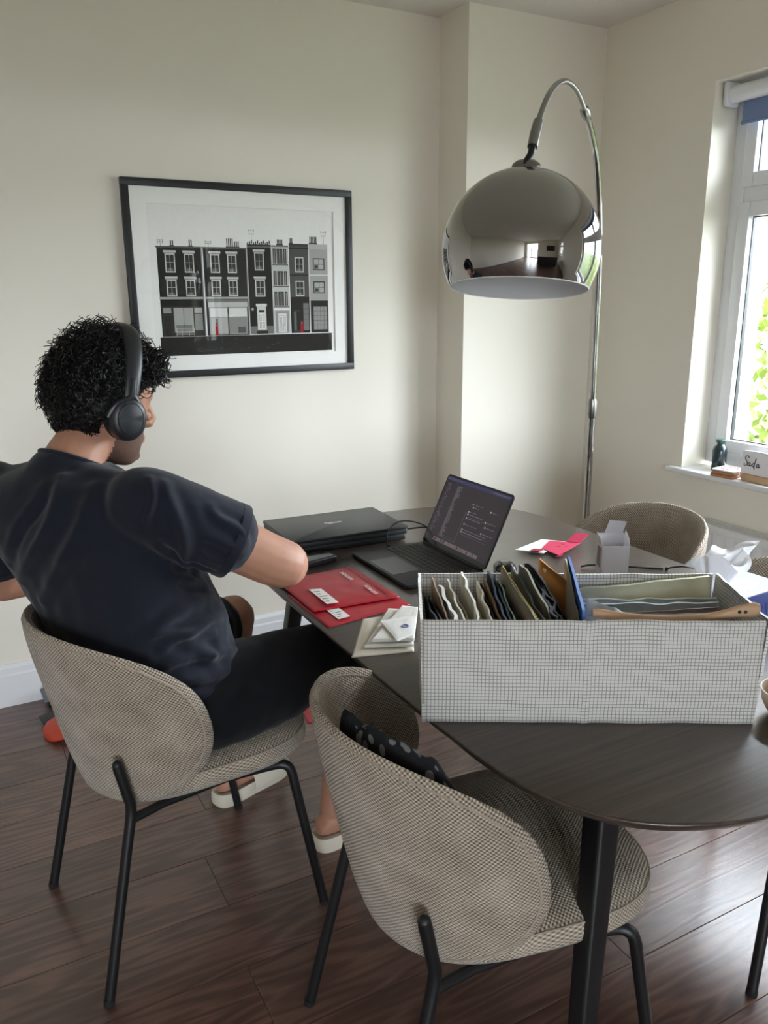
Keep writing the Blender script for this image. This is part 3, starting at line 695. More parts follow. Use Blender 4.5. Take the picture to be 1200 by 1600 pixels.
# arms
limb(body, [SH_R, SH_R.lerp(EL_R, .45), EL_R + Vector((-.045, 0, .022)), EL_R], [.062, .062, .058, .055])
limb(body, [EL_R, EL_R.lerp(WR_R, .3), EL_R.lerp(WR_R, .7), WR_R], [.055, .055, .038, .029])
body.tube([EL_R + Vector((.012, -.004, -.012)), EL_R + Vector((.030, -.006, -.020))], [.040, .022], 12)
limb(body, [SH_L, SH_L.lerp(EL_L, .5), EL_L], [.056, .050, .044]); limb(body, [EL_L, EL_L.lerp(WR_L, .35), WR_L], [.044, .046, .029])
def hand(W, D, UPV, side):                      # W wrist, D direction of the fingers, UPV back of the hand, side +1: thumb on the left of D
    D = D.normalized(); S = UPV.cross(D).normalized() * side; U = D.cross(S * side).normalized()
    P = lambda d, s, u=0: W + D * d + S * s + U * u
    rg = []
    for d, w_, t in ((-.015, .026, .021), (.02, .033, .016), (.05, .041, .015), (.085, .043, .014), (.098, .040, .011)):
        rg.append([P(d, w_ * cos(q), t * sin(q)) for q in [2 * pi * j / 16 for j in range(16)]])
    body.loft(rg)
    for i, (s, L, r) in enumerate(((.031, .072, .0085), (.0105, .080, .0088), (-.0105, .074, .0084), (-.030, .058, .0076))):
        a = P(.085, s); cur = [a]; ang = radians(8)
        for seg, bend in ((.45, 26), (.32, 34), (.23, 26)):
            ang += radians(bend); cur.append(cur[-1] + (D * cos(ang) - U * sin(ang)) * L * seg)
        body.tube(cur, [r * 1.08, r, r * .95, r * .8], 8)
        e = cur[-1]; dd = (cur[-1] - cur[-2]).normalized(); body.tube([e, e + dd * .004, e + dd * .007], [r * .8, r * .65, r * .3], 8)
    body.tube([P(.015, .026, -.004), P(.042, .046, -.010), P(.068, .055, -.018), P(.092, .055, -.026), P(.098, .0545, -.028)], [.013, .0115, .0098, .0085, .005], 8)
hand(WR_R, Vector((-.10, .95, .08)), Vector((.25, 0, 1)), 1)
hand(WR_L, Vector((.98, -.18, .06)), Vector((0, .2, 1)), -1)
# legs and feet
for HP, KN, AN, hd in ((HP_R, KN_R, AN_R, 8), (HP_L, KN_L, AN_L, 21)):
    limb(body, [HP, HP.lerp(KN, .5), KN], [.080, .074, .058]); limb(body, [KN, KN.lerp(AN, .28) + Vector((-.012, 0, 0)), KN.lerp(AN, .7), AN], [.056, .058, .042, .034])
    B = Matrix.Translation((AN.x, AN.y, 0)) @ Matrix.Rotation(radians(hd), 4, 'Z')
    sec = [(-.048, .018, .060, .014), (-.036, .030, .064, .022), (0, .033, .074, .040), (.05, .038, .066, .030), (.10, .044, .058, .020), (.145, .046, .054, .014), (.175, .042, .050, .010)]
    body.loft([[(x, w_ * cos(q), max(.0375, z + t * 1.05 * sin(q))) for q in [2 * pi * j / 18 for j in range(18)]] for x, w_, z, t in sec], T=B)
    body.tube([(-.022, 0, .062), (-.03, 0, .058)], [.030, .024], 12, T=B)
    for i, (yy, L, r) in enumerate(((.026, .046, .0125), (.006, .043, .0095), (-.010, .037, .009), (-.024, .030, .0085), (-.036, .024, .008))):
        sgn = -1 if HP is HP_R else 1
        x0 = .158 - abs(yy - .026) * .35
        body.tube([(x0, -sgn * yy * -1, .0505), (x0 + L * .6, -sgn * yy * -1, .0500), (x0 + L, -sgn * yy * -1, .0480)], [r, r, r * .6], 8, T=B)
def mat_skin():
    k = N('warm_brown_skin'); tc = k.n('ShaderNodeTexCoord')
    a = k.n('ShaderNodeTexNoise', i_Scale=26.0, i_Detail=4.0); k.l(tc.outputs['Object'], a.inputs['Vector'])
    b = k.n('ShaderNodeTexNoise', i_Scale=420.0, i_Detail=2.0); k.l(tc.outputs['Object'], b.inputs['Vector'])
    k.color(k.mix(a.outputs[0], srgb(170, 122, 100), srgb(190, 142, 118))); k.set(Roughness=.5, Specular_IOR_Level=.4, Subsurface_Weight=.08)
    k.b.inputs['Subsurface Radius'].default_value = (.01, .004, .002); k.bump(b.outputs[0], .15, .0008); return k.m
M['skin'] = mat_skin()
def mat_stubble():
    k = N('stubbled_skin'); tc = k.n('ShaderNodeTexCoord')
    a = k.n('ShaderNodeTexNoise', i_Scale=520.0, i_Detail=2.0); k.l(tc.outputs['Object'], a.inputs['Vector'])
    b = k.n('ShaderNodeTexNoise', i_Scale=30.0, i_Detail=2.0); k.l(tc.outputs['Object'], b.inputs['Vector'])
    k.color(k.mix(k.math('ADD', k.math('MULTIPLY', a.outputs[0], .9), k.math('MULTIPLY', b.outputs[0], .35)), srgb(34, 27, 25), srgb(118, 86, 70))); k.set(Roughness=.7); k.bump(a.outputs[0], .4, .001); return k.m
bme = remeshed('person', body, 0.0046, [M['skin']], 5, .5)
bme.materials.clear(); bme.materials.append(M['skin']); bme.materials.append(mat_stubble())
HI = HEAD.inverted()
for p in bme.polygons:
    c = HI @ p.center
    p.material_index = 1 if (-.135 < c.z < .0 and c.x > .005 and abs(c.y) < .075 and c.z < -.030 + .16 * (.06 - c.x) * (1 if abs(c.y) > .03 else 0) and not (c.x > .083 and c.z > -.036) and not (c.x > .09 and -.076 < c.z < -.053 and abs(c.y) < .02)) else 0
person = link('person', bme)
tag(person, 'man in navy T-shirt and black shorts sitting at the table, seen from behind', 'person')
for s in (1, -1):
    e = MB(); e.lathe([(.0001, -.0115), (.006, -.0098), (.010, -.0057), (.0115, 0), (.010, .0057), (.006, .0098), (.0001, .0115)], 16, T=HEAD @ Matrix.Translation((.0762, s * .031, .017)), cap=False)
    eo = e.build('eye', simple('eye_white', srgb(205, 196, 188), .25), person, smooth=True)
    MB().lathe([(.0001, .0119), (.0035, .01165), (.0052, .0108)], 16, T=HEAD @ Matrix.Translation((.0762, s * .031, .017)) @ Matrix.Rotation(radians(96), 4, 'Y'), cap=False).build('iris', simple('dark_brown_iris', srgb(34, 22, 16), .2), eo, smooth=True)
    eb = MB()
    for j in range(26):
        t = j / 25; a = Vector((.097 - .018 * t ** 2, s * (.012 + .042 * t), .044 + .006 * sin(t * pi)))
        eb.tube([a, a + Vector((.002, s * .004, .003 + .002 * random.random())), a + Vector((.001, s * .009, .003))], [.0011, .0009, .0004], 4, T=HEAD)
    eb.build('eyebrow', simple('black_brow_hair', srgb(24, 20, 19), .6), person)

# T-shirt
sh_ = MB(); torso(sh_, 0.008, 1, None)
sh_.loft([ering(c, h, a, b) for c, h, a, b in (((.340, 1.775, .552), 14, .196, .172), ((.348, 1.772, .60), 15, .202, .182), ((.340, 1.785, .68), 21, .210, .186), ((.318, 1.808, .78), 30, .222, .174), ((.276, 1.830, .88), 38, .230, .160), ((.240, 1.833, .97), 42, .232, .156), ((.212, 1.834, 1.035), 42, .215, .132))])
CUFF_R = Vector((.512, 1.632, .962))
limb(sh_, [SH_R + Vector((-.02, .03, 0)), SH_R, SH_R.lerp(CUFF_R, .55), CUFF_R - (CUFF_R - SH_R).normalized() * .02], [.078, .082, .084, .083], 20)
dR = (CUFF_R - SH_R).normalized(); sh_.tube([CUFF_R - dR * .05, CUFF_R - dR * .002, CUFF_R], [.080, .0835, .081], 24)
CUFF_L = SH_L.lerp(EL_L, .72); dL = (EL_L - SH_L).normalized()
limb(sh_, [SH_L + Vector((.03, -.03, 0)), SH_L, SH_L.lerp(CUFF_L, .6)], [.076, .078, .074], 20); sh_.tube([SH_L.lerp(CUFF_L, .55), CUFF_L - dL * .002, CUFF_L], [.074, .071, .069], 24)
for a, b, r in (((.205, 1.84, 1.09), SH_R, .050), ((.20, 1.845, 1.09), SH_L, .050)): limb(sh_, [Vector(a), Vector(a).lerp(b, .5), b], [.06, r + .008, r + .018], 16)
NB, ND = Vector((.224, 1.858, 1.118)), Vector((.40, .22, .89)).normalized()
sh_.tube([NB - ND * .03, NB + ND * .004, NB + ND * .016], [.092, .079, .070], 28)
tme = remeshed('t_shirt', sh_, 0.0062, [M['black']], 12, .6)
def px_on(px, py, y):                           # a picture point taken at a depth y in the room
    d = fw + rt * ((px - 600) / F_PX) + up * ((800 - py) / F_PX); return Vector((0, 0, CAM_H)) + d * (y / d.y)
FOLDS = [((238, 748), (232, 830), 1.62, 1.66, .007, .004), ((262, 760), (300, 900), 1.58, 1.64, .012, .005), ((345, 905), (250, 850), 1.66, 1.64, .010, -.006), ((340, 912), (265, 905), 1.68, 1.66, .010, .007), ((340, 925), (230, 985), 1.68, 1.66, .013, .006),
         ((350, 960), (260, 1010), 1.68, 1.64, .010, .007), ((365, 1010), (240, 1050), 1.66, 1.62, .011, .007), ((380, 1055), (270, 1085), 1.66, 1.60, .010, -.006), ((375, 1075), (300, 1110), 1.64, 1.60, .009, .006), ((300, 1000), (340, 1040), 1.64, 1.66, .014, .008),
         ((100, 745), (25, 935), 1.80, 1.92, .012, .006), ((75, 760), (15, 880), 1.84, 1.94, .010, -.005), ((150, 760), (60, 960), 1.74, 1.86, .014, .006), ((330, 790), (390, 850), 1.57, 1.60, .010, .004), ((310, 850), (380, 880), 1.56, 1.60, .012, -.005), ((215, 1000), (330, 985), 1.62, 1.66, .010, .005)]
from mathutils.bvhtree import BVHTree
bvh = BVHTree.FromPolygons([v.co[:] for v in tme.vertices], [p.vertices[:] for p in tme.polygons]); CAMO = Vector((0, 0, CAM_H)); FS = []
for a, b, ya, yb_, w_, h_ in FOLDS:              # lay each crease on the cloth itself
    line = []
    for i in range(9):
        t = i / 8; d = (px_on(a[0] + (b[0] - a[0]) * t + 5 * sin(t * 7 + a[0]), a[1] + (b[1] - a[1]) * t + 4 * sin(t * 5 + b[0]), 1.7) - CAMO).normalized(); hit = bvh.ray_cast(CAMO, d)[0]
        if hit and (not line or (hit - line[-1]).length < .12): line.append(hit)
    if len(line) > 2: FS.append((line, w_, h_))
nrm = [v.normal.copy() for v in tme.vertices]
for v, nn in zip(tme.vertices, nrm):
    p = v.co; d = 0.0026 * nz((p.x * 9, p.y * 9, p.z * 14)) + .0014 * nz((p.x * 22, p.y * 22, p.z * 34))
    for ln_, w_, h_ in FS:
        if (p - ln_[len(ln_) // 2]).length > .22: continue
        best = 9.0; bt_ = 0
        for i in range(len(ln_) - 1):
            ab = ln_[i + 1] - ln_[i]; t = max(0, min(1, (p - ln_[i]).dot(ab) / max(ab.length_squared, 1e-9))); q = (p - ln_[i] - ab * t).length
            if q < best: best = q; bt_ = (i + t) / (len(ln_) - 1)
        if best < .06: d += 1.9 * h_ * (math.exp(-(best / w_) ** 2) - .45 * math.exp(-((best - w_ * 1.9) / w_) ** 2)) * sin(pi * (.10 + .80 * bt_))
    v.co = p + nn * d
tme.materials.clear(); tme.materials.append(mat_cloth('navy_cotton_jersey', srgb(27, 30, 41), .85, .003, .15))
tshirt = link('t_shirt', tme, person)
for cc, dd_, rr_ in ((CUFF_R, dR, .0815), (CUFF_L, dL, .0695)):
    e1 = dd_.cross(Vector((0, 0, 1))).normalized(); e2 = dd_.cross(e1); MB().loft([[cc + dd_ * o_ + (e1 * cos(q) + e2 * sin(q)) * r__ for q in [2 * pi * j / 40 for j in range(40)]] for o_, r__ in ((-.022, rr_ + .0005), (-.020, rr_ + .003), (-.003, rr_ + .0035), (.0, rr_ + .0025), (.0, rr_ - .003), (-.02, rr_ - .004))], cap=False).build('sleeve_hem', tme.materials[0], tshirt, smooth=True)
rib = MB().tube([NB + ND * .013 + (Vector((0, 0, 1)).cross(ND).normalized() * cos(q) + ND.cross(Vector((0, 0, 1)).cross(ND).normalized()) * sin(q)) * .0715 for q in [2 * pi * j / 48 for j in range(48)]], .0055, 8, closed=True)
rib.build('neck_rib', tme.materials[0], tshirt, smooth=True)
# shorts
st = MB(); st.loft([ering(c, h, a, b) for c, h, a, b in (((.320, 1.775, .4965), 12, .175, .140), ((.322, 1.775, .515), 12, .200, .166), ((.330, 1.775, .57), 12, .206, .176), ((.335, 1.775, .64), 15, .202, .174))])
for HP, KN, e_ in ((HP_R, KN_R, 1.02), (HP_L, KN_L, .89)):
    E_ = HP.lerp(KN, e_); dd = (KN - HP).normalized()
    limb(st, [HP, HP.lerp(KN, .35) + Vector((0, 0, .006)), HP.lerp(KN, .7) + Vector((0, 0, .006)), E_ - dd * .03], [.100, .102, .092, .080], 20)
    st.tube([E_ - dd * .05, E_ - dd * .012, E_ - dd * .010, E_], [.077, .076, .0785, .0785], 24)
st.tube([(.42, 1.78, .54), (.52, 1.79, .545)], [.09, .06], 16)
limb(st, [(.33, 1.640, .575), (.46, 1.640, .570), (.60, 1.662, .572), (.70, 1.69, .575)], [.082, .086, .080, .06], 20)
sme = remeshed('shorts', st, 0.0075, [M['black']], 10, .5)
for v in sme.vertices:
    p = v.co; r = 0.004 * nz((p.x * 14, p.y * 14, p.z * 14)) + .003 * nz((p.x * 30, p.y * 18, p.z * 30)); v.co = p + v.normal * r
    if v.co.z < .4965: v.co.z = .4965
sme.materials.clear(); sme.materials.append(mat_cloth('black_jersey', srgb(17, 18, 22), .9, .004, .12))
shorts = link('shorts', sme, person)

# hair: a cap of scalp hair and many loose curls
def hair_env(d):                                # outward direction in head space -> distance of the hair surface
    x, y, z = d
    r = Vector((x / (.122 if x < 0 else .112), y / .090, (z - 0) / .150 if z > 0 else z / .105)).length
    return 1.0 / r
M['hair'] = simple('black_curly_hair', srgb(15, 13, 13), .42, noise_amt=.3, scale=300, spec=.4)
hair = MB()
def hairy(d):
    # True where hair grows: crown, sides above the ears, nape
    a = atan2(d.y, d.x)                         # 0 = face
    f = abs(a) / pi
    lim = .48 - .28 * max(0, min(1, (f - .28) / .12)) - .95 * max(0, min(1, (f - .50) / .14))
    return d.z > lim
core = []
rg = []
for i in range(22):
    th = pi * (i + .5) / 22
    ring = []
    for j in range(40):
        q = 2 * pi * j / 40; d = Vector((sin(th) * cos(q), sin(th) * sin(q), cos(th)))
        rr_ = hair_env(d) * (1.01 + .05 * nz(d * 7))
        if not hairy(d): rr_ *= .80
        ring.append(d * rr_ + Vector((-.008, 0, .010)))
    rg.append(ring)
hair.loft(rg[::-1], T=HEAD)
rnd = random.Random(3)
cnt = 0
while cnt < 2300:
    d = Vector((rnd.gauss(0, 1), rnd.gauss(0, 1), rnd.gauss(0, 1))).normalized()
    if not hairy(d): continue
    cnt += 1
    base = d * hair_env(d) * rnd.uniform(.93, 1.0) + Vector((-.008, 0, .010))
    topness = max(0, d.z); front = max(0, d.x)
    L = .013 + .024 * topness + .014 * front * (d.z > .3) + rnd.uniform(0, .010)
    if d.z < -.2: L *= .45
    if abs(base.x - .010) < .024 and abs(d.y) < .95: L *= .25
    t1 = d.cross(Vector((rnd.uniform(-1, 1), rnd.uniform(-1, 1), rnd.uniform(-1, 1)))).normalized(); t2 = d.cross(t1)
    cr = rnd.uniform(.006, .0125) * (.6 if d.z < -.2 else 1); turns = rnd.uniform(1.0, 2.2); ph = rnd.uniform(0, 2 * pi)
    drift = t1 * rnd.uniform(0, .012) + Vector((.010 * front, 0, -.006 * front))
    pts = []
    for i in range(13):
        t = i / 12; pts.append(base + d * L * t + drift * t + (t1 * (cos(ph + turns * 2 * pi * t) - cos(ph)) + t2 * (sin(ph + turns * 2 * pi * t) - sin(ph))) * cr * (.35 + .65 * t))
    r0_ = rnd.uniform(.0011, .0021)
    hair.tube(pts, [r0_ * (1 - .55 * i / 12) for i in range(13)], 4, T=HEAD, cap=False)
# forelock falling over the forehead
for k_ in range(260):
    y = rnd.uniform(-.055, .055); b0 = Vector((rnd.uniform(.040, .086), y, rnd.uniform(.095, .135)))
    e0 = b0 + Vector((rnd.uniform(.016, .044), rnd.uniform(-.015, .015), rnd.uniform(-.055, .012)))
    cr = rnd.uniform(.004, .009); ph = rnd.uniform(0, 6.28); tn = rnd.uniform(1, 2); pts = []
    for i in range(13):
        t = i / 12; m_ = b0.lerp(e0, t) + Vector((.014, 0, .016)) * sin(pi * t); pts.append(m_ + Vector((cos(ph + tn * 6.28 * t), sin(ph + tn * 6.28 * t), sin(ph + 1.7 + tn * 6.28 * t))) * cr * t)
    hair.tube(pts, [.0019 * (1 - .6 * i / 12) for i in range(13)], 4, T=HEAD, cap=False)
hair.build('hair', M['hair'], person, smooth=True, ang=60)

# headphones
hp = thing('headphones', 'black over-ear headphones worn by the man', 'headphones', tuple(HEAD.translation))
hp.rotation_euler = HEAD.to_euler()
M['hpshell'] = simple('matte_dark_grey_plastic', srgb(34, 35, 39), .38, noise_amt=.05, scale=300)
pts = []; 
for i in range(41):
    a = pi * (i / 40) ; y = cos(a) * .112; z = .002 + sin(a) ** .8 * .180
    pts.append((.004 + .012 * sin(a), y, z))
bd = MB(); T_ = []
for i, p in enumerate(pts):
    p = Vector(p); t = (Vector(pts[min(i + 1, 40)]) - Vector(pts[max(i - 1, 0)])).normalized(); nn = Vector((1, 0, 0)).cross(t).normalized()
    wd = .0155 + .007 * sin(pi * i / 40); T_.append([p + Vector((wd * cos(q), 0, 0)) + nn * (.0055 + .003 * sin(pi * i / 40)) * sin(q) for q in [2 * pi * j / 16 for j in range(16)]])
bd.loft(T_); bd.build('headband', M['hpshell'], hp, smooth=True)
for s in (1, -1):
    T0 = Matrix.Translation((.006, s * .080, -.012)) @ Matrix.Rotation(radians(-90 * s), 4, 'X') @ Matrix.Rotation(radians(10), 4, 'Z') @ Matrix.Diagonal((1.04, 1.24, 1.06, 1))
    cup = MB().lathe([(.026, .0), (.036, .001), (.041, .008), (.0415, .016), (.0405, .026), (.038, .034), (.0335, .039), (.0285, .0405), (.0280, .0385), (.001, .0385)], 40, T=T0, cap=False).build('ear_cup', M['hpshell'], hp, smooth=True, ang=40)
    MB().lathe([(.001, .0415), (.026, .0415), (.0272, .0405), (.0275, .036)], 40, T=T0, cap=False).build('cup_disc', simple('charcoal_soft_plastic', srgb(40, 42, 47), .5), cup, smooth=True, ang=40)
    MB().tube([T0 @ Vector((.033 * cos(q), .033 * sin(q), .002)) for q in [2 * pi * j / 40 for j in range(40)]], .0105, 12, closed=True).build('ear_cushion', M['rubber'], hp, smooth=True)
    yk = MB(); rgs = []
    for i in range(21):
        a = radians(20 + 140 * i / 20); c = T0 @ Vector((.0445 * cos(a) * .96, .0435 * sin(a) * (1 if True else 1), .020)); 
        rgs.append(c)
    # arm between band and cup
    arm = [Vector((.006, s * .113, .045)), Vector((.006, s * .116, .030)), Vector((.0, s * .114, .018)), Vector((-.022, s * .110, .006)), Vector((-.034, s * .106, -.018))]
    yk.tube(smoothpath([Vector((.006, s * .1125, .075)), Vector((.006, s * .1145, .050)), Vector((.004, s * .115, .034)), Vector((-.012, s * .113, .024)), Vector((-.029, s * .109, .008)), Vector((-.037, s * .104, -.014))], 5), .0075, 10, flat=1.0)
    yk.tube(smoothpath([Vector((.006, s * .115, .040)), Vector((.020, s * .113, .026)), Vector((.034, s * .108, .010))], 4), .007, 10)
    yk.build('yoke', M['hpshell'], hp, smooth=True)

# cream slider sandals
cream = simple('cream_foam', srgb(214, 205, 188), .75, noise_amt=.04, scale=60, bump=.05)
def slider(x, y, hd, label):
    t = thing('slider_sandal', label, 'sandal', (x, y, 0), radians(hd), 'cream slider sandals')
    out = [(-.062, 0), (-.056, .024), (-.035, .037), (.0, .041), (.06, .043), (.12, .050), (.17, .052), (.205, .040), (.222, .012), (.222, -.012), (.205, -.036), (.17, -.048), (.12, -.047), (.06, -.042), (.0, -.040), (-.035, -.037), (-.056, -.024)]
    out = [(p.x, p.y) for p in smoothpath([(a, b, 0) for a, b in out], 4, True)]
    cx = .08
    def sc(k, z): return [(cx + (a - cx) * k, b * (k if k > .9 else k * .97), z) for a, b in out]
    MB().loft([sc(.965, 0), sc(1.0, .006), sc(1.01, .022), sc(1.0, .037), sc(.97, .043), sc(.93, .041), sc(.90, .0365), sc(.5, .036)]).build('sole', cream, t, smooth=True, ang=50)
    st_ = MB(); rg = []
    for i in range(15):
        a = pi * i / 14; yy = cos(a) * .051; zz = .020 + sin(a) ** .75 * .070
        rg.append([(xx, yy * (1 + dz * 6), zz + dz + (.0 if xx > .08 else .004)) for xx, dz in ((.055, 0), (.10, .003), (.150, 0), (.150, -.004), (.10, -.002), (.055, -.004))])
    st_.loft(rg); st_.build('strap', cream, t, smooth=True, ang=50)
slider(AN_L.x, AN_L.y, 21, 'cream slider sandal on the foot under the far side of the occupied chair')
slider(AN_R.x, AN_R.y, 8, 'cream slider sandal on the foot beside the back of the empty chair')
# ------------------------------------------------------------------ grid-cloth storage box on the table
BA = radians(-29.8); BO = Vector((.663, 1.093, TZ + .0012)); BW, BD, BH = .576, .243, .192
box = thing('storage_box', 'white grid-patterned fabric storage box with two open compartments', 'storage box', BO, BA)
def panel(nm, p0, ux, L, h, nrm, th=.005, bow=.0, wob=.002, seed=0, mat=None, flare=.0, hem=False):
    p0 = Vector(p0); ux = Vector(ux); nrm = Vector(nrm); nu, nv = max(6, int(L / .012)), 16
    def srf(off):
        def fn(a, b):
            e = min(a, 1 - a) * 2; d = bow * sin(pi * a) * sin(pi * min(1, b * 1.1)) + wob * nz((a * 7 + seed, b * 5, seed)) + flare * b
            if hem and abs(b - .10) < .03: d -= .0012
            d += .0022 * math.exp(-((a - .49 + .004 * sin(b * 9)) / .006) ** 2) * (1 if hem else 0)
            top = .0025 * nz((a * 9 + seed * 3, 1.3, 0)) * b
            return p0 + ux * (a * L) + nrm * (d + off) + Vector((0, 0, b * h + top))
        return fn
    mb = MB(); uvf = lambda a, b: (a * L + seed * .37, b * h)
    mb.grid(srf(0), nu, nv, 0, None, uvf); mb.grid(srf(-th), nu, nv, 0, None, uvf)
    me = mb.mesh(nm, mat or M['grid'], smooth=True, ang=80)
    bm = bmesh.new(); bm.from_mesh(me); bmesh.ops.recalc_face_normals(bm, faces=bm.faces)
    es = [e for e in bm.edges if e.is_boundary]; bmesh.ops.bridge_loops(bm, edges=es); bm.to_mesh(me); bm.free()
    return link(nm, me, box)
panel('front_panel', (0, 0, 0), (1, 0, 0), BW, BH, (0, -1, 0), .005, .004, .003, 1, flare=.003, hem=True)
panel('back_panel', (0, BD, 0), (1, 0, 0), BW, BH, (0, 1, 0), .005, .003, .002, 2)
panel('side_panel', (0, 0, 0), (0, 1, 0), BD, BH, (-1, 0, 0), .005, .003, .002, 3, flare=.004)
panel('side_panel', (BW, 0, 0), (0, 1, 0), BD, BH, (1, 0, 0), .005, .004, .003, 4, flare=.012)
panel('divider', (.288, .006, .004), (0, 1, 0), BD - .012, BH * .94, (1, 0, 0), .004, .0, .003, 5, mat=simple('white_lining_cloth', srgb(214, 210, 202), .85), flare=-.008)
MB().box(.002, BW - .002, .002, BD - .002, 0, .004).build('base', M['grid'], box)
def cardmat(c, rough=.7, na=.12): return simple('card_%d_%d_%d' % tuple(int(255 * x ** .45) for x in c[:3]), c, rough, noise_amt=na, scale=60, bump=.08)
_cm = {}
def card(label, col, xf, xb, zf, zb, lean=.03, yf=.020, yb=.215, th=.003, crinkle=.002, cut=0.0, name='paper_packet', cat='packet', rough=.7):
    key = col
    if key not in _cm: _cm[key] = cardmat(srgb(*col), rough)
    A, B = Vector((xf, yf, zf)), Vector((xb, yb, zb)); sd = random.uniform(0, 50)
    def srf(off):
        def fn(a, b):
            t = A.lerp(B, a); z = .0085 + (t.z - .0085) * b
            if cut and b > .999: z -= cut * max(0, (a - .75) * 4) ** 2 + cut * max(0, (.2 - a) * 5) ** 2
            x = t.x + lean * (1 - b) + crinkle * (nz((a * 5 + sd, b * 4, sd)) * 2) * (.3 + .7 * b)
            return Vector((x + off, t.y + crinkle * nz((sd, b * 5, a * 3)), z + crinkle * .8 * nz((a * 11 + sd, 2, 1)) * b))
        return fn
    mb = MB(); mb.grid(srf(0), 14, 10); mb.grid(srf(th), 14, 10)
    me = mb.mesh(name, _cm[key], smooth=True, ang=60)
    bm = bmesh.new(); bm.from_mesh(me); bmesh.ops.recalc_face_normals(bm, faces=bm.faces); bmesh.ops.bridge_loops(bm, edges=[e for e in bm.edges if e.is_boundary]); bm.to_mesh(me); bm.free()
    return tag(link(name, me, None, BO, BA), label, cat, 'packets filed in the grid box')
CARDS = [('dark navy packet filed first at the left wall of the grid box', (26, 30, 42), .030, .006, .172, .168, .003, .002, .175),
 ('black packet filed second from the left in the grid box', (22, 23, 28), .040, .014, .168, .168, .003, .002, .180),
 ('brown kraft packet filed at the left of the grid box, tall at its back corner', (142, 114, 90), .050, .022, .160, .194, .003, .0015, .215),
 ('black-backed packet filed beside the brown kraft packet in the grid box', (30, 27, 28), .056, .028, .160, .176, .003, .002, .195),
 ('bright white puffy packet filed next to the brown kraft one', (240, 238, 232), .063, .034, .168, .184, .006, .005, .195),
 ('ivory packet with a curved edge filed after the bright white one', (222, 216, 198), .078, .050, .166, .190, .0035, .003, .215),
 ('pale cream packet, shorter one left of the crumpled white packet', (206, 198, 176), .090, .064, .162, .168, .003, .002, .200),
 ('crumpled white packet standing tall in the left half of the grid box', (234, 230, 216), .102, .080, .166, .202, .004, .006, .222),
 ('beige packet filed right of the crumpled white packet', (204, 192, 164), .113, .096, .160, .162, .0035, .002, .200),
 ('off-white wavy packet in front of the maroon packet in the grid box', (224, 216, 200), .122, .110, .166, .190, .003, .004, .205),
 ('dark maroon packet filed near the middle of the grid box', (56, 34, 36), .131, .116, .164, .184, .003, .002, .205),
 ('tan brown packet filed between the maroon and the navy packets', (152, 120, 92), .140, .122, .166, .196, .004, .0015, .212),
 ('navy blue packet with a slate edge filed near the middle of the grid box', (46, 62, 84), .149, .131, .170, .204, .004, .003, .222),
 ('black crumpled packet left of the mint green packet', (24, 27, 32), .156, .140, .170, .200, .004, .005, .215),
 ('mint green packet edge among the dark packets', (164, 188, 174), .163, .150, .170, .192, .003, .003, .205),
 ('dark blue-grey packet directly before the large grey envelope', (34, 42, 54), .170, .158, .164, .182, .004, .002, .205)]
for (lb, c, a, b, zf, zb, th, cr, yb_) in CARDS: card(lb, c, a, b, zf, zb, .012, yb=yb_, th=th, crinkle=cr)
card('large grey-beige envelope with a yellow edge leaning in the grid box', (176, 166, 146), .196, .158, .184, .212, .006, yb=.222, th=.003, crinkle=.0012)
card('yellow-edged sheet behind the large grey envelope in the grid box', (206, 178, 84), .200, .160, .184, .2145, .006, yb=.224, th=.0012, crinkle=.0012)
card('slate grey packet with a raised corner behind the large envelope', (112, 120, 126), .208, .176, .180, .218, .004, yb=.224, th=.003, crinkle=.003)
card('greyish olive packet with a rounded top in the grid box', (132, 128, 112), .222, .190, .186, .232, .002, yb=.228, th=.004, crinkle=.003, cut=.02)
card('charcoal plastic packet with folded top in the grid box', (40, 42, 48), .230, .212, .188, .206, .002, yb=.19, th=.005, crinkle=.006)
card('dark grey crinkled packet left of the large black packet', (72, 72, 70), .241, .224, .178, .204, .0, yb=.16, th=.004, crinkle=.006)
card('dark teal crinkled packet low in front of the large black packet', (34, 52, 54), .250, .226, .160, .186, .0, yb=.13, th=.004, crinkle=.004)
card('large matte black packet leaning near the divider of the grid box', (20, 20, 26), .258, .204, .168, .236, -.002, yf=.03, yb=.230, th=.004, crinkle=.002, cut=.02)
card('orange packet with a heart on its tall back corner', (210, 142, 74), .284, .232, .196, .226, -.004, yf=.150, yb=.231, th=.003, crinkle=.001)
card('pale cream and grey printed packet beside the blue booklet', (196, 188, 168), .268, .278, .178, .234, -.004, yf=.02, yb=.205, th=.003, crinkle=.0015)
card('bright blue booklet standing against the divider of the grid box', (22, 84, 150), .274, .285, .200, .236, -.002, yf=.02, yb=.215, th=.005, crinkle=.0004)
hrt = MB(); hp_ = []
for i in range(24):
    t = 2 * pi * i / 24; hp_.append((0, .0055 * (16 * sin(t) ** 3) / 16, .0055 * (13 * cos(t) - 5 * cos(2 * t) - 2 * cos(3 * t) - cos(4 * t)) / 16))
T_h = Matrix.Translation((.2415, .213, .208)) @ Matrix.Rotation(radians(32.5), 4, 'Z')
hrt.add(hp_, [tuple(range(24))], T=T_h)
for o in list(bpy.data.objects):
    if o.get('label', '').startswith('orange packet'): hrt.build('printed_heart', simple('pale_yellow_print', srgb(240, 206, 140), .7), o)
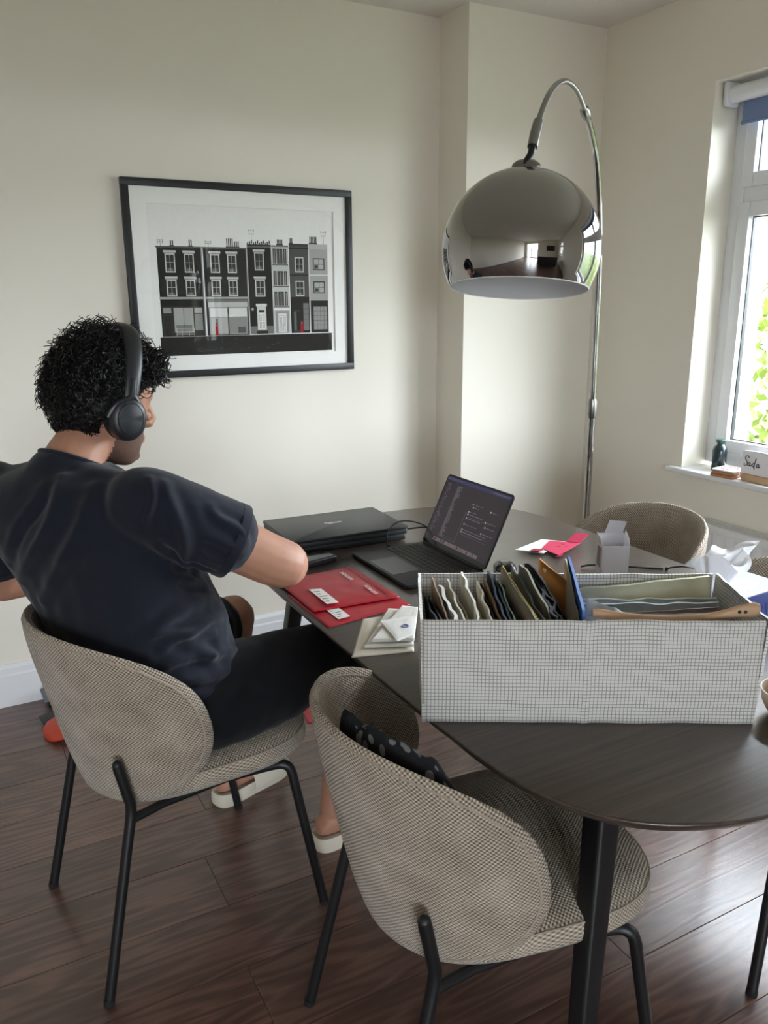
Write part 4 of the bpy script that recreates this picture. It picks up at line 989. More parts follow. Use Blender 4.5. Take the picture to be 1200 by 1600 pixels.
# loose kraft paper lying along the front of the left compartment
mb = MB(); mb.grid(lambda a, b: Vector((.120 + a * .125, .012 + b * .02, .150 + .030 * sin(pi * (a * .85 + .1)) * (1 - .4 * b) + .003 * nz((a * 6, b * 3, 9)))), 20, 4); mb.grid(lambda a, b: Vector((.120 + a * .125, .010 + .001 * sin(a * 9), .02 + b * (.130 + .030 * sin(pi * (a * .85 + .1))))), 20, 6)
tag(mb.build('kraft_paper', cardmat(srgb(158, 140, 116)), None, BO, BA, smooth=True), 'loose brown kraft paper along the front of the left compartment', 'paper')
# right compartment: soft sleeves leaning back, and a wooden hanger bar
def sleeve(label, col, x0, x1, zl, zr, y0, y1, th=.004, cr=.003, rough=.45, name='plastic_sleeve', rot=0.0, z0=.01):
    k = (col, 's')
    if k not in _cm: _cm[k] = cardmat(srgb(*col), rough, .07)
    sd = random.uniform(0, 50)
    def srf(off):
        return lambda a, b: Vector((x0 + (x1 - x0) * a + .004 * nz((sd, b * 3, a)), y0 + (y1 - y0) * b + off + cr * 2 * nz((a * 4 + sd, b * 3, sd)), z0 + ((zl + (zr - zl) * a) - z0) * b + cr * nz((a * 7 + sd, 1, 5)) * b))
    mb = MB(); mb.grid(srf(0), 24, 10); mb.grid(srf(th), 24, 10); me = mb.mesh(name, _cm[k], smooth=True, ang=60)
    bm = bmesh.new(); bm.from_mesh(me); bmesh.ops.recalc_face_normals(bm, faces=bm.faces); bmesh.ops.bridge_loops(bm, edges=[e for e in bm.edges if e.is_boundary]); bm.to_mesh(me); bm.free()
    return tag(link(name, me, None, BO, BA), label, 'sleeve', 'sleeves in the right half of the grid box')
sleeve('pale yellow-green sleeve at the back of the right compartment', (214, 212, 184), .300, .560, .168, .196, .150, .212, .008, .003)
sleeve('whitish folded sleeve in front of the yellow-green one', (206, 206, 200), .298, .565, .160, .164, .140, .178, .006, .003)
sleeve('pale blue-grey sleeve in the middle of the right compartment', (186, 194, 196), .298, .558, .162, .166, .118, .150, .006, .003)
sleeve('dusty pink-edged sleeve in the middle of the right compartment', (176, 158, 156), .380, .555, .150, .163, .112, .136, .003, .002)
sleeve('clear patterned pouch standing at the left of the right compartment', (200, 204, 206), .302, .400, .185, .150, .088, .122, .003, .003, .25)
sleeve('grey-blue sleeve directly behind the wooden bar', (188, 192, 190), .300, .555, .158, .168, .052, .094, .008, .003)
sleeve('dark patterned sleeve right behind the front wall of the right compartment', (70, 66, 64), .300, .520, .140, .140, .020, .028, .006, .002)
wd = MB(); rg = []
for i in range(31):
    t = i / 30; x = .294 + t * .282
    zc = .192 - .010 * sin(pi * min(1, t * 1.15)) + .010 * max(0, (t - .7) / .3) ** 1.2; hh = .0095 - .003 * sin(pi * t) + .006 * max(0, (t - .75) / .25)
    if t > .97: hh *= .6
    if t < .03: hh *= .6
    rg.append([(x, .034 + .006 * cos(q) - .006 * t, zc + hh * sin(q)) for q in [2 * pi * j / 14 for j in range(14)]])
wd.loft(rg); wo = wd.build('wooden_bar', simple('pale_beech_wood', srgb(186, 150, 116), .5, noise_amt=.12, scale=25), None, BO, BA, smooth=True, ang=60)
tag(wo, 'tan wooden bar with two dark marks along the front of the right compartment', 'wooden bar')
for xx in (.541, .551): MB().lathe([(.0032, 0), (.0032, .0006)], 12, T=Matrix.Translation((xx, .0227, .199)) @ Matrix.Rotation(radians(90), 4, 'X')).build('dark_mark', M['black'], wo)

# ------------------------------------------------------------------ laptop
LX0, LX1, LY0, LY1 = .972, 1.214, 1.678, 2.002
lap = thing('laptop', 'open dark grey laptop with a dark screen on the dining table', 'laptop', ((LX0 + LX1) / 2, (LY0 + LY1) / 2, TZ))
lap_inv = Matrix.Translation(-Vector(lap.location))
def laput(mb, nm, mt, par=None, **kw):
    o = mb.build(nm, mt, par or lap, **kw)
    if par is None: o.matrix_parent_inverse = lap_inv
    return o
M['alu'] = simple('space_grey_aluminium', srgb(62, 64, 68), .42, metal=.6, noise_amt=.03, scale=500)
lb_ = laput(MB().prism(rrect(LX0, LX1, LY0, LY1, .011, 5), TZ + .003, TZ + .0125), 'base', M['alu'], bevel=.0018, seg=2)
for (fx, fy) in ((LX0 + .02, LY0 + .025), (LX0 + .02, LY1 - .025), (LX1 - .025, LY0 + .025), (LX1 - .025, LY1 - .025)):
    MB().lathe([(.009, TZ + .0008), (.0095, TZ + .0035)], 16, T=Matrix.Translation((fx, fy, 0))).build('rubber_foot', M['rubber'], lb_)
MB().prism(rrect(1.078, 1.188, LY0 + .018, LY1 - .018, .003), TZ + .0126, TZ + .0128).build('keyboard_well', M['black'], lb_)
kb = MB(); ky0, ky1 = LY0 + .020, LY1 - .020; kw_ = (ky1 - ky0) / 14.5
for r in range(6):
    x0 = 1.186 - (r + 1) * .0178; x1 = x0 + .0160; y = ky1
    widths = [1] * 14 if r == 0 else ([1] * 13 + [1.5] if r == 1 else ([1.5] + [1] * 13 if r == 2 else ([1.75] + [1] * 11 + [1.75] if r == 3 else ([2.25] + [1] * 10 + [2.25] if r == 4 else [1, 1, 1, 1.25, 5, 1.25, 1, 1, 1, 1]))))
    s_ = 14.5 / sum(widths)
    for w_ in widths:
        y1_ = y - .0009; y0_ = y - w_ * s_ * kw_ + .0009; y -= w_ * s_ * kw_
        kb.prism(rrect(x0, x1, y0_, y1_, .0016, 2), TZ + .0127, TZ + .0139)
laput(kb, 'keyboard', simple('black_key_caps', srgb(22, 22, 25), .5, noise_amt=.05, scale=200))
laput(MB().prism(rrect(.982, 1.066, 1.772, 1.908, .005), TZ + .0124, TZ + .01275), 'trackpad', simple('grey_glass_trackpad', srgb(70, 72, 76), .3, metal=.3))
laput(MB().box(LX0 - .0002, LX0 + .006, 1.820, 1.860, TZ + .0102, TZ + .0127), 'finger_notch', M['black'])
SA = radians(25.5)                  # screen leans back from vertical
TS = Matrix.Translation((LX1 - .004, 0, TZ + .0125)) @ Matrix.Rotation(SA, 4, 'Y')    # local z up the lid, -x the display side
LH = .219
lid = laput(MB().loft([[(xx, y, z) for y, z in rrect(LY0, LY1, .002, LH, .010, 5)] for xx in (0, .0045)], T=TS), 'lid', M['alu'], bevel=.0012, seg=2)
MB().loft([[(xx, y, z) for y, z in rrect(LY0 + .0012, LY1 - .0012, .004, LH - .0012, .009, 5)] for xx in (-.0006, 0)], T=TS).build('bezel', M['blackgloss'], lid)
def mat_screen():  # faint base emission also stands in for the room's reflection on the display
    k = N('dark_screen'); tc = k.n('ShaderNodeTexCoord')
    a = k.n('ShaderNodeTexNoise', i_Scale=3.0); k.l(tc.outputs['Object'], a.inputs['Vector'])
    k.color(k.mix(a.outputs[0], srgb(20, 18, 24), srgb(26, 22, 26))); k.set(Roughness=.14, Emission_Strength=.55); k.b.inputs['Emission Color'].default_value = srgb(44, 36, 46); return k.m
def emi(nm, c, s=1.0):
    k = N(nm); k.color(c); k.set(Roughness=.3, Emission_Strength=s); k.b.inputs['Emission Color'].default_value = c; return k.m
SM = [mat_screen(), emi('screen_grey_text', srgb(88, 80, 88), .9), emi('screen_dim_text', srgb(74, 66, 78), .9), emi('screen_blue_bar', srgb(38, 38, 72), .9), emi('screen_light_text', srgb(128, 122, 126), 0.9), emi('screen_dock', srgb(92, 78, 78), .9)]
sc = MB()
SY0, SY1, SZ0, SZ1 = LY0 + .006, LY1 - .006, .016, LH - .007
def S(u0, u1, v0, v1, mi, lay=1):               # u from the left edge of the screen, v from the top
    x = -.0007 - lay * .00008; y = lambda u: SY1 - u * (SY1 - SY0); z = lambda v: SZ1 - v * (SZ1 - SZ0)
    sc.add([(x, y(u0), z(v1)), (x, y(u1), z(v1)), (x, y(u1), z(v0)), (x, y(u0), z(v0))], [(3, 2, 1, 0)], mi, None, TS)
S(0, 1, 0, 1, 0, 0); S(0, 1, 0, .05, 3)
rs = random.Random(5)
for i in range(5): S(.02 + i * .05, .05 + i * .05, .018, .032, 2, 2)
for i in range(8): S(.74 + i * .03, .76 + i * .03, .018, .034, 1, 2)
for i in range(30): v = .10 + i * .026; S(.03 + .01 * (i % 3), .06 + rs.uniform(0, .05), v, v + .009, 2, 2)
for i in range(48): v = .10 + i * .0165; S(.205, .235 + rs.uniform(.0, .05), v, v + .007, 1, 2)
S(.465, .468, .40, .90, 1, 2); S(.19, .47, .895, .898, 1, 2); S(.19, .47, .862, .865, 2, 2); S(.19, .193, .862, .898, 1, 2)
for i, (u, v, w_) in enumerate(((.52, .27, .14), (.54, .31, .07), (.50, .39, .10), (.50, .43, .22), (.80, .29, .10), (.50, .49, .20), (.78, .45, .14), (.80, .52, .12), (.50, .58, .18), (.78, .62, .15), (.50, .66, .35), (.50, .70, .30))):
    S(u, u + .016, v, v + .024, 4, 2); S(u + .024, u + .024 + w_, v + .006, v + .014, 1 if i % 2 else 2, 2)
S(.52, .86, .475, .478, 2, 2); S(.52, .90, .70, .703, 2, 2); S(.52, .90, .745, .748, 2, 2)
S(.14, .86, .935, .985, 5, 1.5)
for i in range(22): S(.16 + i * .031, .182 + i * .031, .943, .977, rs.choice((0, 1, 2, 3)), 2)
sc.build('display', SM, lid)
MB().box(-.0009, 0, 1.80, 1.88, .0025, .0032, T=TS).build('hinge_strip', M['black'], lid)
laput(MB().tube([(LX1 - .005, LY0 + .012, TZ + .0115), (LX1 - .005, LY1 - .012, TZ + .0115)], .0042, 10), 'hinge', M['black'])

# ------------------------------------------------------------------ scanner, power bank, cable, mouse
scn = thing('flatbed_scanner', 'slim black flatbed scanner with a small white logo on its lid', 'scanner', (1.016, 2.207, TZ), radians(-2.6))
MB().prism(rrect(-.186, .186, -.128, .128, .010, 4), .002, .020).build('base', M['black'], scn, bevel=.002)
MB().prism(rrect(-.190, .190, -.131, .131, .008, 4), .0205, .036).build('body', simple('charcoal_plastic', srgb(30, 31, 34), .45), scn, bevel=.002)
lidm = N('brushed_black_lid'); tc = lidm.n('ShaderNodeTexCoord'); mp = lidm.n('ShaderNodeMapping'); mp.inputs['Scale'].default_value = (6, 400, 1); lidm.l(tc.outputs['Object'], mp.inputs[0]); q_ = lidm.n('ShaderNodeTexNoise', i_Scale=1.0, i_Detail=3.0); lidm.l(mp.outputs[0], q_.inputs['Vector']); lidm.color(lidm.mix(q_.outputs[0], srgb(24, 25, 28), srgb(42, 43, 46))); lidm.set(Roughness=.38); lidm.bump(q_.outputs[0], .2, .0004)
sl_ = MB().prism(rrect(-.192, .192, -.133, .133, .007, 4), .0365, .0445).build('lid', lidm.m, scn, bevel=.0015)
lg = link('logo', text_mesh('Canon', .021, 0, .0006), sl_, (-.002, .010, .0447), (0, 0, radians(-2))); lg.data.materials.append(simple('silver_print', srgb(214, 214, 214), .4))
for i in range(4): MB().prism(rrect(-.06 + i * .03, -.04 + i * .03, -.1318, -.1308, .0004, 2), .026, .031).build('button', M['rubber'], scn)
pb = thing('power_bank', 'small black rounded power bank beside the scanner', 'power bank', (.862, 2.002, TZ), radians(12))
MB().prism(rrect(-.052, .052, -.034, .034, .010, 5), .001, .019).build('shell', M['black'], pb, bevel=.004, seg=3)
MB().prism(rrect(-.044, .044, -.026, .026, .007, 5), .0188, .0196).build('glossy_top', M['blackgloss'], pb)
cb = thing('cable', 'thin black cable looping from the scanner to the laptop', 'cable', (1.13, 2.05, TZ))
cp = smoothpath([(1.105, 2.010, .7565), (1.10, 2.022, .765), (1.118, 2.045, .795), (1.165, 2.060, .815), (1.225, 2.050, .805), (1.275, 2.02, .775), (1.32, 1.99, .755), (1.36, 1.96, .7535)], 8)
o = MB().tube(cp, .0022, 8).build('cord', M['rubber'], cb, smooth=True); o.matrix_parent_inverse = Matrix.Translation(-Vector(cb.location))
cp = smoothpath([(1.214, 2.115, .768), (1.235, 2.105, .772), (1.265, 2.07, .780), (1.30, 2.03, .770), (1.34, 1.995, .7535)], 8)
o = MB().tube(cp, .0022, 8).build('cord', M['rubber'], cb, smooth=True); o.matrix_parent_inverse = Matrix.Translation(-Vector(cb.location))
o = MB().prism(rrect(1.101, 1.109, 2.004, 2.022, .002), TZ + .0045, TZ + .0095).build('plug', M['black'], cb); o.matrix_parent_inverse = Matrix.Translation(-Vector(cb.location))
ms = thing('computer_mouse', 'black computer mouse with a silver rim behind the grid box', 'mouse', (1.262, 1.655, TZ), radians(60))
def mouse_r(k, z, dx=0): return [(.052 * k * (math.copysign(abs(cos(q)) ** .85, cos(q))) + dx, .031 * k * math.copysign(abs(sin(q)) ** .85, sin(q)), z) for q in [2 * pi * j / 32 for j in range(32)]]
MB().loft([mouse_r(.95, .001), mouse_r(1, .006), mouse_r(.99, .016), mouse_r(.93, .024, -.002), mouse_r(.80, .031, -.004), mouse_r(.55, .036, -.006), mouse_r(.25, .038, -.008), mouse_r(.03, .0385, -.009)]).build('shell', M['blackgloss'], ms, smooth=True, ang=60)
MB().tube(mouse_r(.985, .0185), .0018, 8, closed=True).build('silver_rim', M['steel'], ms, smooth=True)

# ------------------------------------------------------------------ mailers and envelopes
def flat_bag(name, label, cat, corners, z, th, mat, puff=.006, group=None, wrinkle=.0015, seed=1):
    a, b, c, d = [Vector((x, y, 0)) for x, y in corners]; ctr = (a + b + c + d) / 4
    def srf(top):
        def fn(u, v):
            p = (a.lerp(b, u)).lerp(d.lerp(c, u), v); e = min(1, min(u, 1 - u) * 7) * min(1, min(v, 1 - v) * 7)
            zz = (th + puff * e * (.55 + .45 * sin(pi * u) * sin(pi * v)) + wrinkle * e * nz((u * 6 + seed, v * 5, seed))) if top else 0.0
            return Vector((p.x - ctr.x, p.y - ctr.y, zz))
        return fn
    mb = MB(); mb.grid(srf(1), 26, 26); mb.grid(srf(0), 26, 26); me = mb.mesh(name, mat, smooth=True, ang=50)
    bm = bmesh.new(); bm.from_mesh(me); bmesh.ops.recalc_face_normals(bm, faces=bm.faces); bmesh.ops.bridge_loops(bm, edges=[e for e in bm.edges if e.is_boundary]); bm.to_mesh(me); bm.free()
    return tag(link(name, me, None, (ctr.x, ctr.y, z)), label, cat, group), ctr
redm = simple('red_plastic_mailer', srgb(172, 26, 44), .38, noise_amt=.14, scale=22, bump=.12)
r1, c1_ = flat_bag('mailer_bag', 'lower red plastic mailer bag lying on the table edge', 'mailer bag', [(.694, 1.556), (.928, 1.588), (.926, 1.80), (.692, 1.795)], TZ + .0006, .0012, redm, .0025, 'red mailer bags on the table', .001, 3)
r2, c2_ = flat_bag('mailer_bag', 'upper red plastic mailer bag with printed lettering, on top of the other', 'mailer bag', [(.697, 1.645), (.924, 1.632), (.921, 1.900), (.700, 1.892)], TZ + .0072, .0012, redm, .006, 'red mailer bags on the table', .002, 8)
def sticker(parent, ctr, corners, z):
    mb = MB(); v = [(x - ctr.x, y - ctr.y, z) for x, y in corners]; mb.add(v, [(0, 1, 2, 3)]); o = mb.build('address_label', M['white'], parent)
    t = MB(); A, B, C, D = [Vector(p) for p in v]
    for i in range(5):
        f0 = .14 + i * .16; p = A.lerp(D, f0); q = B.lerp(C, f0); t_ = A.lerp(D, f0 + .05); s_ = B.lerp(C, f0 + .05); lo, hi = .12, .45 + .35 * ((i * 7) % 3) / 2
        t.add([p.lerp(q, lo) + Vector((0, 0, .0002)), p.lerp(q, hi) + Vector((0, 0, .0002)), t_.lerp(s_, hi) + Vector((0, 0, .0002)), t_.lerp(s_, lo) + Vector((0, 0, .0002))], [(0, 1, 2, 3)])
    t.build('printed_lines', simple('grey_label_print', srgb(120, 120, 124), .8), o)
sticker(r2, c2_, [(.737, 1.655), (.767, 1.652), (.769, 1.760), (.739, 1.770)], .0092)
sticker(r1, c1_, [(.731, 1.580), (.764, 1.583), (.763, 1.660), (.731, 1.662)], .0050)
wt = simple('white_print', srgb(226, 206, 208), .5)
for (x, y) in ((.866, 1.815), (.874, 1.693)):
    o = link('lettering', text_mesh('MORGAN', .0155, 0, .0003), r2, (x - c2_.x, y - c2_.y, .0092), (0, 0, radians(-91))); o.data.materials.append(wt)
strip = MB()
for i in range(2): strip.box(.900 - c2_.x + i * .006, .9015 - c2_.x + i * .006, 1.640 - c2_.y, 1.892 - c2_.y, .0062, .0070)
strip.build('seal_strip', simple('dark_red_seal', srgb(140, 18, 34), .4), r2)
ivory = simple('ivory_padded_paper', srgb(214, 206, 190), .7, noise_amt=.06, scale=30, bump=.1); pw = simple('white_envelope_paper', srgb(230, 227, 220), .7, noise_amt=.03, scale=40, bump=.05)
flat_bag('padded_envelope', 'large ivory padded envelope lowest in the pile beside the grid box', 'envelope', [(.671, 1.389), (.800, 1.352), (.905, 1.545), (.785, 1.562)], TZ + .0006, .0015, ivory, .004, 'envelopes piled beside the grid box', .001, 21)
flat_bag('envelope', 'white envelope second in the pile beside the grid box', 'envelope', [(.709, 1.408), (.805, 1.362), (.905, 1.535), (.858, 1.572)], TZ + .0070, .004, pw, .002, 'envelopes piled beside the grid box', .0005, 25)
flat_bag('envelope', 'thick white envelope stack with visible page edges beside the grid box', 'envelope', [(.729, 1.412), (.812, 1.372), (.912, 1.525), (.884, 1.551)], TZ + .0140, .006, pw, .001, 'envelopes piled beside the grid box', .0005, 29)
e4, c4_ = flat_bag('envelope', 'small white envelope with a blue mark topmost in the pile beside the grid box', 'envelope', [(.770, 1.372), (.822, 1.388), (.880, 1.475), (.789, 1.488)], TZ + .0220, .0015, M['white'], .002, 'envelopes piled beside the grid box', .0005, 33)
MB().tube([(.822 - c4_.x + .007 * cos(q), 1.428 - c4_.y + .007 * sin(q), .0042) for q in [2 * pi * j / 20 for j in range(20)]], .0011, 6, closed=True).build('blue_postmark', simple('blue_ink', srgb(70, 96, 170), .7), e4)
# opened white and pink card folder
pk = thing('open_envelope', 'opened white envelope with a hot pink card on the far side of the table', 'envelope', (1.512, 1.777, TZ))
def pq(pts, nm, mt, th=.0012):
    return MB().loft([[(x - 1.512, y - 1.777, z) for x, y, z in pts], [(x - 1.512, y - 1.777, z + th) for x, y, z in pts]]).build(nm, mt, pk)
pq([(1.412, 1.807, .0045), (1.462, 1.742, .0045), (1.600, 1.790, .0045), (1.548, 1.852, .0045)], 'envelope_back', M['white'], .002)
pink = simple('hot_pink_card', srgb(214, 52, 92), .55, noise_amt=.05); dkp = simple('crimson_card', srgb(170, 30, 56), .6)
pq([(1.485, 1.775, .0068), (1.485, 1.700, .0068), (1.618, 1.758, .0068), (1.556, 1.825, .0068)], 'pink_card', pink)
pq([(1.590, 1.790, .0082), (1.616, 1.758, .0082), (1.668, 1.776, .024), (1.640, 1.805, .024)], 'raised_flap', pink)
pq([(1.440, 1.772, .0068), (1.456, 1.752, .0068), (1.478, 1.760, .0068), (1.462, 1.780, .0068)], 'red_seal', dkp, .003)
pq([(1.474, 1.700, .0040), (1.485, 1.693, .0040), (1.505, 1.702, .0065), (1.497, 1.712, .0065)], 'dark_corner', dkp)
for (x, y) in ((1.535, 1.765), (1.560, 1.776), (1.552, 1.750)): pq([(x, y, .0081), (x + .010, y - .004, .0081), (x + .012, y + .002, .0081), (x + .002, y + .006, .0081)], 'printed_mark', dkp, .0002)
# small white carton with its flaps up
ct = thing('small_carton', 'small white cardboard carton standing with its top flaps open', 'carton', (1.500, 1.505, TZ), radians(-28))
c_ = MB(); w2, d2, h2, t2 = .036, .026, .092, .0012
c_.box(-w2, w2, -d2, -d2 + t2, 0, h2); c_.box(-w2, -w2 + t2, -d2, d2, 0, h2); c_.box(w2 - t2, w2, -d2, d2, 0, h2); c_.box(-w2, w2, d2 - t2, d2, 0, h2 + .022); c_.box(-w2, w2, -d2, d2, 0, t2)
c_.build('carton_body', M['board'], ct)
MB().loft([[(-.018, d2, h2 + .022), (.030, d2, h2 + .022), (.034, d2 - .018, h2 + .058), (-.012, d2 - .018, h2 + .062)], [(-.018, d2 - t2, h2 + .022), (.030, d2 - t2, h2 + .022), (.034, d2 - .018 - t2, h2 + .058), (-.012, d2 - .018 - t2, h2 + .062)]]).build('top_flap', M['board'], ct)
MB().loft([[(-w2, -d2, h2), (-w2, d2, h2), (-w2 - .004, d2 - .006, h2 + .028), (-w2 - .004, -d2 + .008, h2 + .020)], [(-w2 + t2, -d2, h2), (-w2 + t2, d2, h2), (-w2 - .003, d2 - .006, h2 + .028), (-w2 - .003, -d2 + .008, h2 + .020)]]).build('side_flap', M['board'], ct)
MB().loft([[(w2, -d2, h2), (w2, d2, h2), (w2 + .002, d2 - .004, h2 + .03), (w2 + .002, -d2 + .012, h2 + .016)], [(w2 - t2, -d2, h2), (w2 - t2, d2, h2), (w2 + .001, d2 - .004, h2 + .03), (w2 + .001, -d2 + .012, h2 + .016)]]).build('side_flap', M['board'], ct)
MB().prism(rrect(-w2 - .0006, -w2, -.014, .016, .0002, 1), .03, .085).build('printed_side', simple('grey_print_panel', srgb(150, 142, 140), .6, noise_amt=.3, scale=60), ct)
cg = thing('charger_cable', 'black charger cable with a grey plug behind the small white carton', 'cable', (1.56, 1.52, TZ))
def cgp(mb, nm, mt, **k): o = mb.build(nm, mt, cg, **k); o.matrix_parent_inverse = Matrix.Translation(-Vector(cg.location)); return o
cgp(MB().tube(smoothpath([(1.480, 1.600, .7535), (1.505, 1.590, .757), (1.54, 1.575, .755), (1.570, 1.545, .7545), (1.595, 1.522, .756), (1.63, 1.50, .7535), (1.66, 1.475, .7535)], 6), .0028, 8), 'cord', M['rubber'], smooth=True)
cgp(MB().prism(rrect(1.563, 1.580, 1.536, 1.553, .003), TZ + .001, TZ + .036), 'plug', simple('grey_plastic', srgb(140, 142, 146), .5), bevel=.001)
gl_ = thing('headphone_lead', 'thin black lead arching on the table edge beside the tissue box', 'cable', (1.70, 1.43, TZ))
def glp(mb, nm, mt, **k): o = mb.build(nm, mt, gl_, **k); o.matrix_parent_inverse = Matrix.Translation(-Vector(gl_.location)); return o
glp(MB().tube(smoothpath([(1.668, 1.468, .754), (1.672, 1.462, .7585), (1.684, 1.452, .762), (1.700, 1.437, .7645), (1.722, 1.412, .762), (1.735, 1.385, .757), (1.738, 1.35, .7535)], 8), .0022, 8), 'cord', M['rubber'], smooth=True)
glp(MB().lathe([(.001, .7502), (.004, .751), (.0045, .756), (.003, .759), (.001, .7595)], 12, T=Matrix.Translation((1.667, 1.469, 0))), 'end_cap', M['black'], smooth=True)

# ------------------------------------------------------------------ tissue box
tb = thing('tissue_box', 'blue tissue box with a white tissue pulled up, right of the grid box', 'tissue box', (1.452, 1.098, TZ), radians(3))
blue = simple('royal_blue_card', srgb(46, 62, 130), .45, noise_amt=.08, scale=20); pale = simple('pale_blue_card_top', srgb(196, 206, 232), .45, noise_amt=.03)
MB().box(-.118, .118, -.060, .060, .001, .108).build('carton_sides', blue, tb, bevel=.0015)
top_o = MB(); el = [(.080 * cos(q), .036 * sin(q)) for q in [2 * pi * j / 40 for j in range(40)]]; rc = []
for (x, y) in el:
    k_ = min(.1165 / max(abs(x), 1e-5), .0585 / max(abs(y), 1e-5)); rc.append((x * k_, y * k_))
top_o.loft([[(x, y, .1085) for x, y in rc], [(x, y, .1095) for x, y in rc], [(x, y, .1095) for x, y in el], [(x, y, .1085) for x, y in el]], cap=False); top_o.build('top', pale, tb)
MB().loft([[(x, y, .1100) for x, y in el], [(x * .97, y * .95, .1106) for x, y in el], [(x * .75, y * .30, .1102) for x, y in el]], cap=True).build('film', simple('white_plastic_film', srgb(226, 230, 238), .25), tb, smooth=True)
for i in range(7):
    x = .02 + i * .013; MB().tube(smoothpath([(x, -.0604, .008), (x + .004 * sin(i), -.0606, .04), (x + .010 * cos(i * 2), -.0606, .075 + .004 * (i % 3))], 4), .0007, 4).build('printed_stem', simple('light_blue_print', srgb(120, 136, 190), .5), tb)
ts = MB()
def tissue(u, v):                               # a closed crumpled cone pulled up from the slot, flaring and folding over at the top
    q = 2 * pi * u; fl = v ** .75
    rx = .020 + .062 * fl; ry = .006 + .034 * fl
    w_ = 1 + (.20 * sin(3 * q + .6) + .16 * sin(5 * q + 2.1) + .07 * sin(9 * q)) * v
    x = -.045 + rx * 1.15 * w_ * cos(q) + .010 * v; y = ry * w_ * sin(q) * (1 + .2 * sin(2 * q))
    z = .108 + .098 * v * (1 + .10 * sin(2 * q + 1.2) + .07 * sin(5 * q)) - .016 * max(0, v - .8) / .2 * (1 + .8 * sin(3 * q))
    return Vector((x, y, z + .003 * nz((u * 9, v * 6, 4))))
ts.grid(tissue, 96, 24)
ts.grid(lambda u, v: (lambda p, c: c + (p - c) * (1 - v))(tissue(u, 1), Vector((-.035, 0, .165 + .02 * sin(4 * pi * u)))), 96, 5)
tm = N('white_tissue'); tm.color(srgb(240, 240, 244)); tm.set(Roughness=.9, Transmission_Weight=0.0, Subsurface_Weight=.15); tm.b.inputs['Subsurface Radius'].default_value = (.01, .01, .01)
ts.build('tissue', tm.m, tb, smooth=True, ang=80)
bw = thing('small_bowl', 'beige round-sided bowl at the right edge of the table', 'bowl', (1.245, .790, TZ))
MB().lathe([(.022, .0), (.030, .001), (.044, .012), (.053, .030), (.056, .050), (.0545, .0505), (.050, .032), (.040, .014), (.001, .006)], 40, cap=False).build('bowl_body', simple('beige_stoneware', srgb(176, 156, 134), .4, noise_amt=.1, scale=30), bw, smooth=True)
MB().tube([(.0552 * cos(q), .0552 * sin(q), .0505) for q in [2 * pi * j / 40 for j in range(40)]], .0011, 6, closed=True).build('rim', simple('pale_glazed_rim', srgb(214, 206, 200), .3), bw, smooth=True)
# ------------------------------------------------------------------ black patterned cloth on the empty chair
cl = N('black_cloth_with_grey_spots'); tc = cl.n('ShaderNodeUVMap'); vo = cl.n('ShaderNodeTexVoronoi', i_Scale=34.0); cl.l(tc.outputs[0], vo.inputs['Vector'])
sp_ = cl.math('LESS_THAN', vo.outputs['Distance'], .36); cl.color(cl.mix(sp_, srgb(13, 13, 17), srgb(104, 102, 104))); cl.set(Roughness=.9); cl.bump(vo.outputs['Distance'], .3, .002)
def edge_z(s): return BZC + .215 * max(0, 1 - (abs(s) / .388) ** 2.35) ** (1 / 2.35)
def cloth_pt(u, v):                             # a slumped bundle lying along the inside of the backrest
    s = .02 - .30 * u; q = 2 * pi * v; ze = edge_z(s) + .004 - .05 * max(0, .12 - u) / .12 - .05 * max(0, u - .85) / .15
    hz = (ze - .500) / 2; zc = .500 + hz; tk = .026 + .012 * nz((u * 5, cos(q), sin(q))) - .012 * (abs(u - .5) * 2) ** 3
    cq, sq = cos(q), sin(q)
    off = -(.020 + tk + tk * cq * (1.0 if sq > -.3 else 1.5)); z = zc + hz * math.copysign(abs(sq) ** .8, sq) + .010 * nz((u * 11, v * 6, 5)) * (1 if sq > 0 else 0)
    p = back_pt(s, max(z, .5005), off); p.z = max(z, .5005); return p
mb = MB(); mb.grid(cloth_pt, 60, 40, uvf=lambda a, b: (a * .40, b * .45))
cloth = mb.build('patterned_cloth', cl.m, None, tuple(chair_b.location), chair_b.rotation_euler[2], smooth=True, ang=80)
tag(cloth, 'black cloth with grey spots bundled against the backrest of the empty chair', 'cloth')

# ------------------------------------------------------------------ window: blind, sill things, radiator
bl = thing('roller_blind', 'white roller blind with blue-grey fabric at the top of the window', 'blind', (XR + .065, (WY0 + WY1) / 2, 2.20))
def blp(mb, nm, mt, **k): o = mb.build(nm, mt, bl, **k); o.matrix_parent_inverse = Matrix.Translation(-Vector(bl.location)); return o
blp(MB().tube([(XR + .065, WY0 + .03, 2.195), (XR + .065, WY1 - .03, 2.195)], .030, 24), 'roller', M['upvc'], smooth=True)
for y in (WY0 + .012, WY1 - .030): blp(MB().box(XR + .030, XR + .10, y, y + .018, 2.155, 2.2395), 'bracket', M['upvc'], bevel=.006)
bf = simple('blue_grey_blind_fabric', srgb(122, 140, 178), .85, noise_amt=.03, scale=300)
blp(MB().box(XR + .0930, XR + .0938, WY0 + .055, WY1 - .055, 2.098, 2.195), 'fabric', bf)
blp(MB().tube([(XR + .0934, WY0 + .055, 2.096), (XR + .0934, WY1 - .055, 2.096)], .006, 10), 'bottom_bar', bf, smooth=True)
SZ = WZ0 + .0006
bt = thing('bottle', 'dark green bottle with a flared stopper on the windowsill', 'bottle', (XR + .073, 2.178, SZ))
MB().lathe([(.026, 0), (.028, .003), (.0285, .06), (.0285, .082), (.024, .096), (.015, .104), (.013, .107)], 32).build('bottle_body', simple('dark_blue_green_glass', srgb(30, 46, 52), .15, noise_amt=.05), bt, smooth=True)
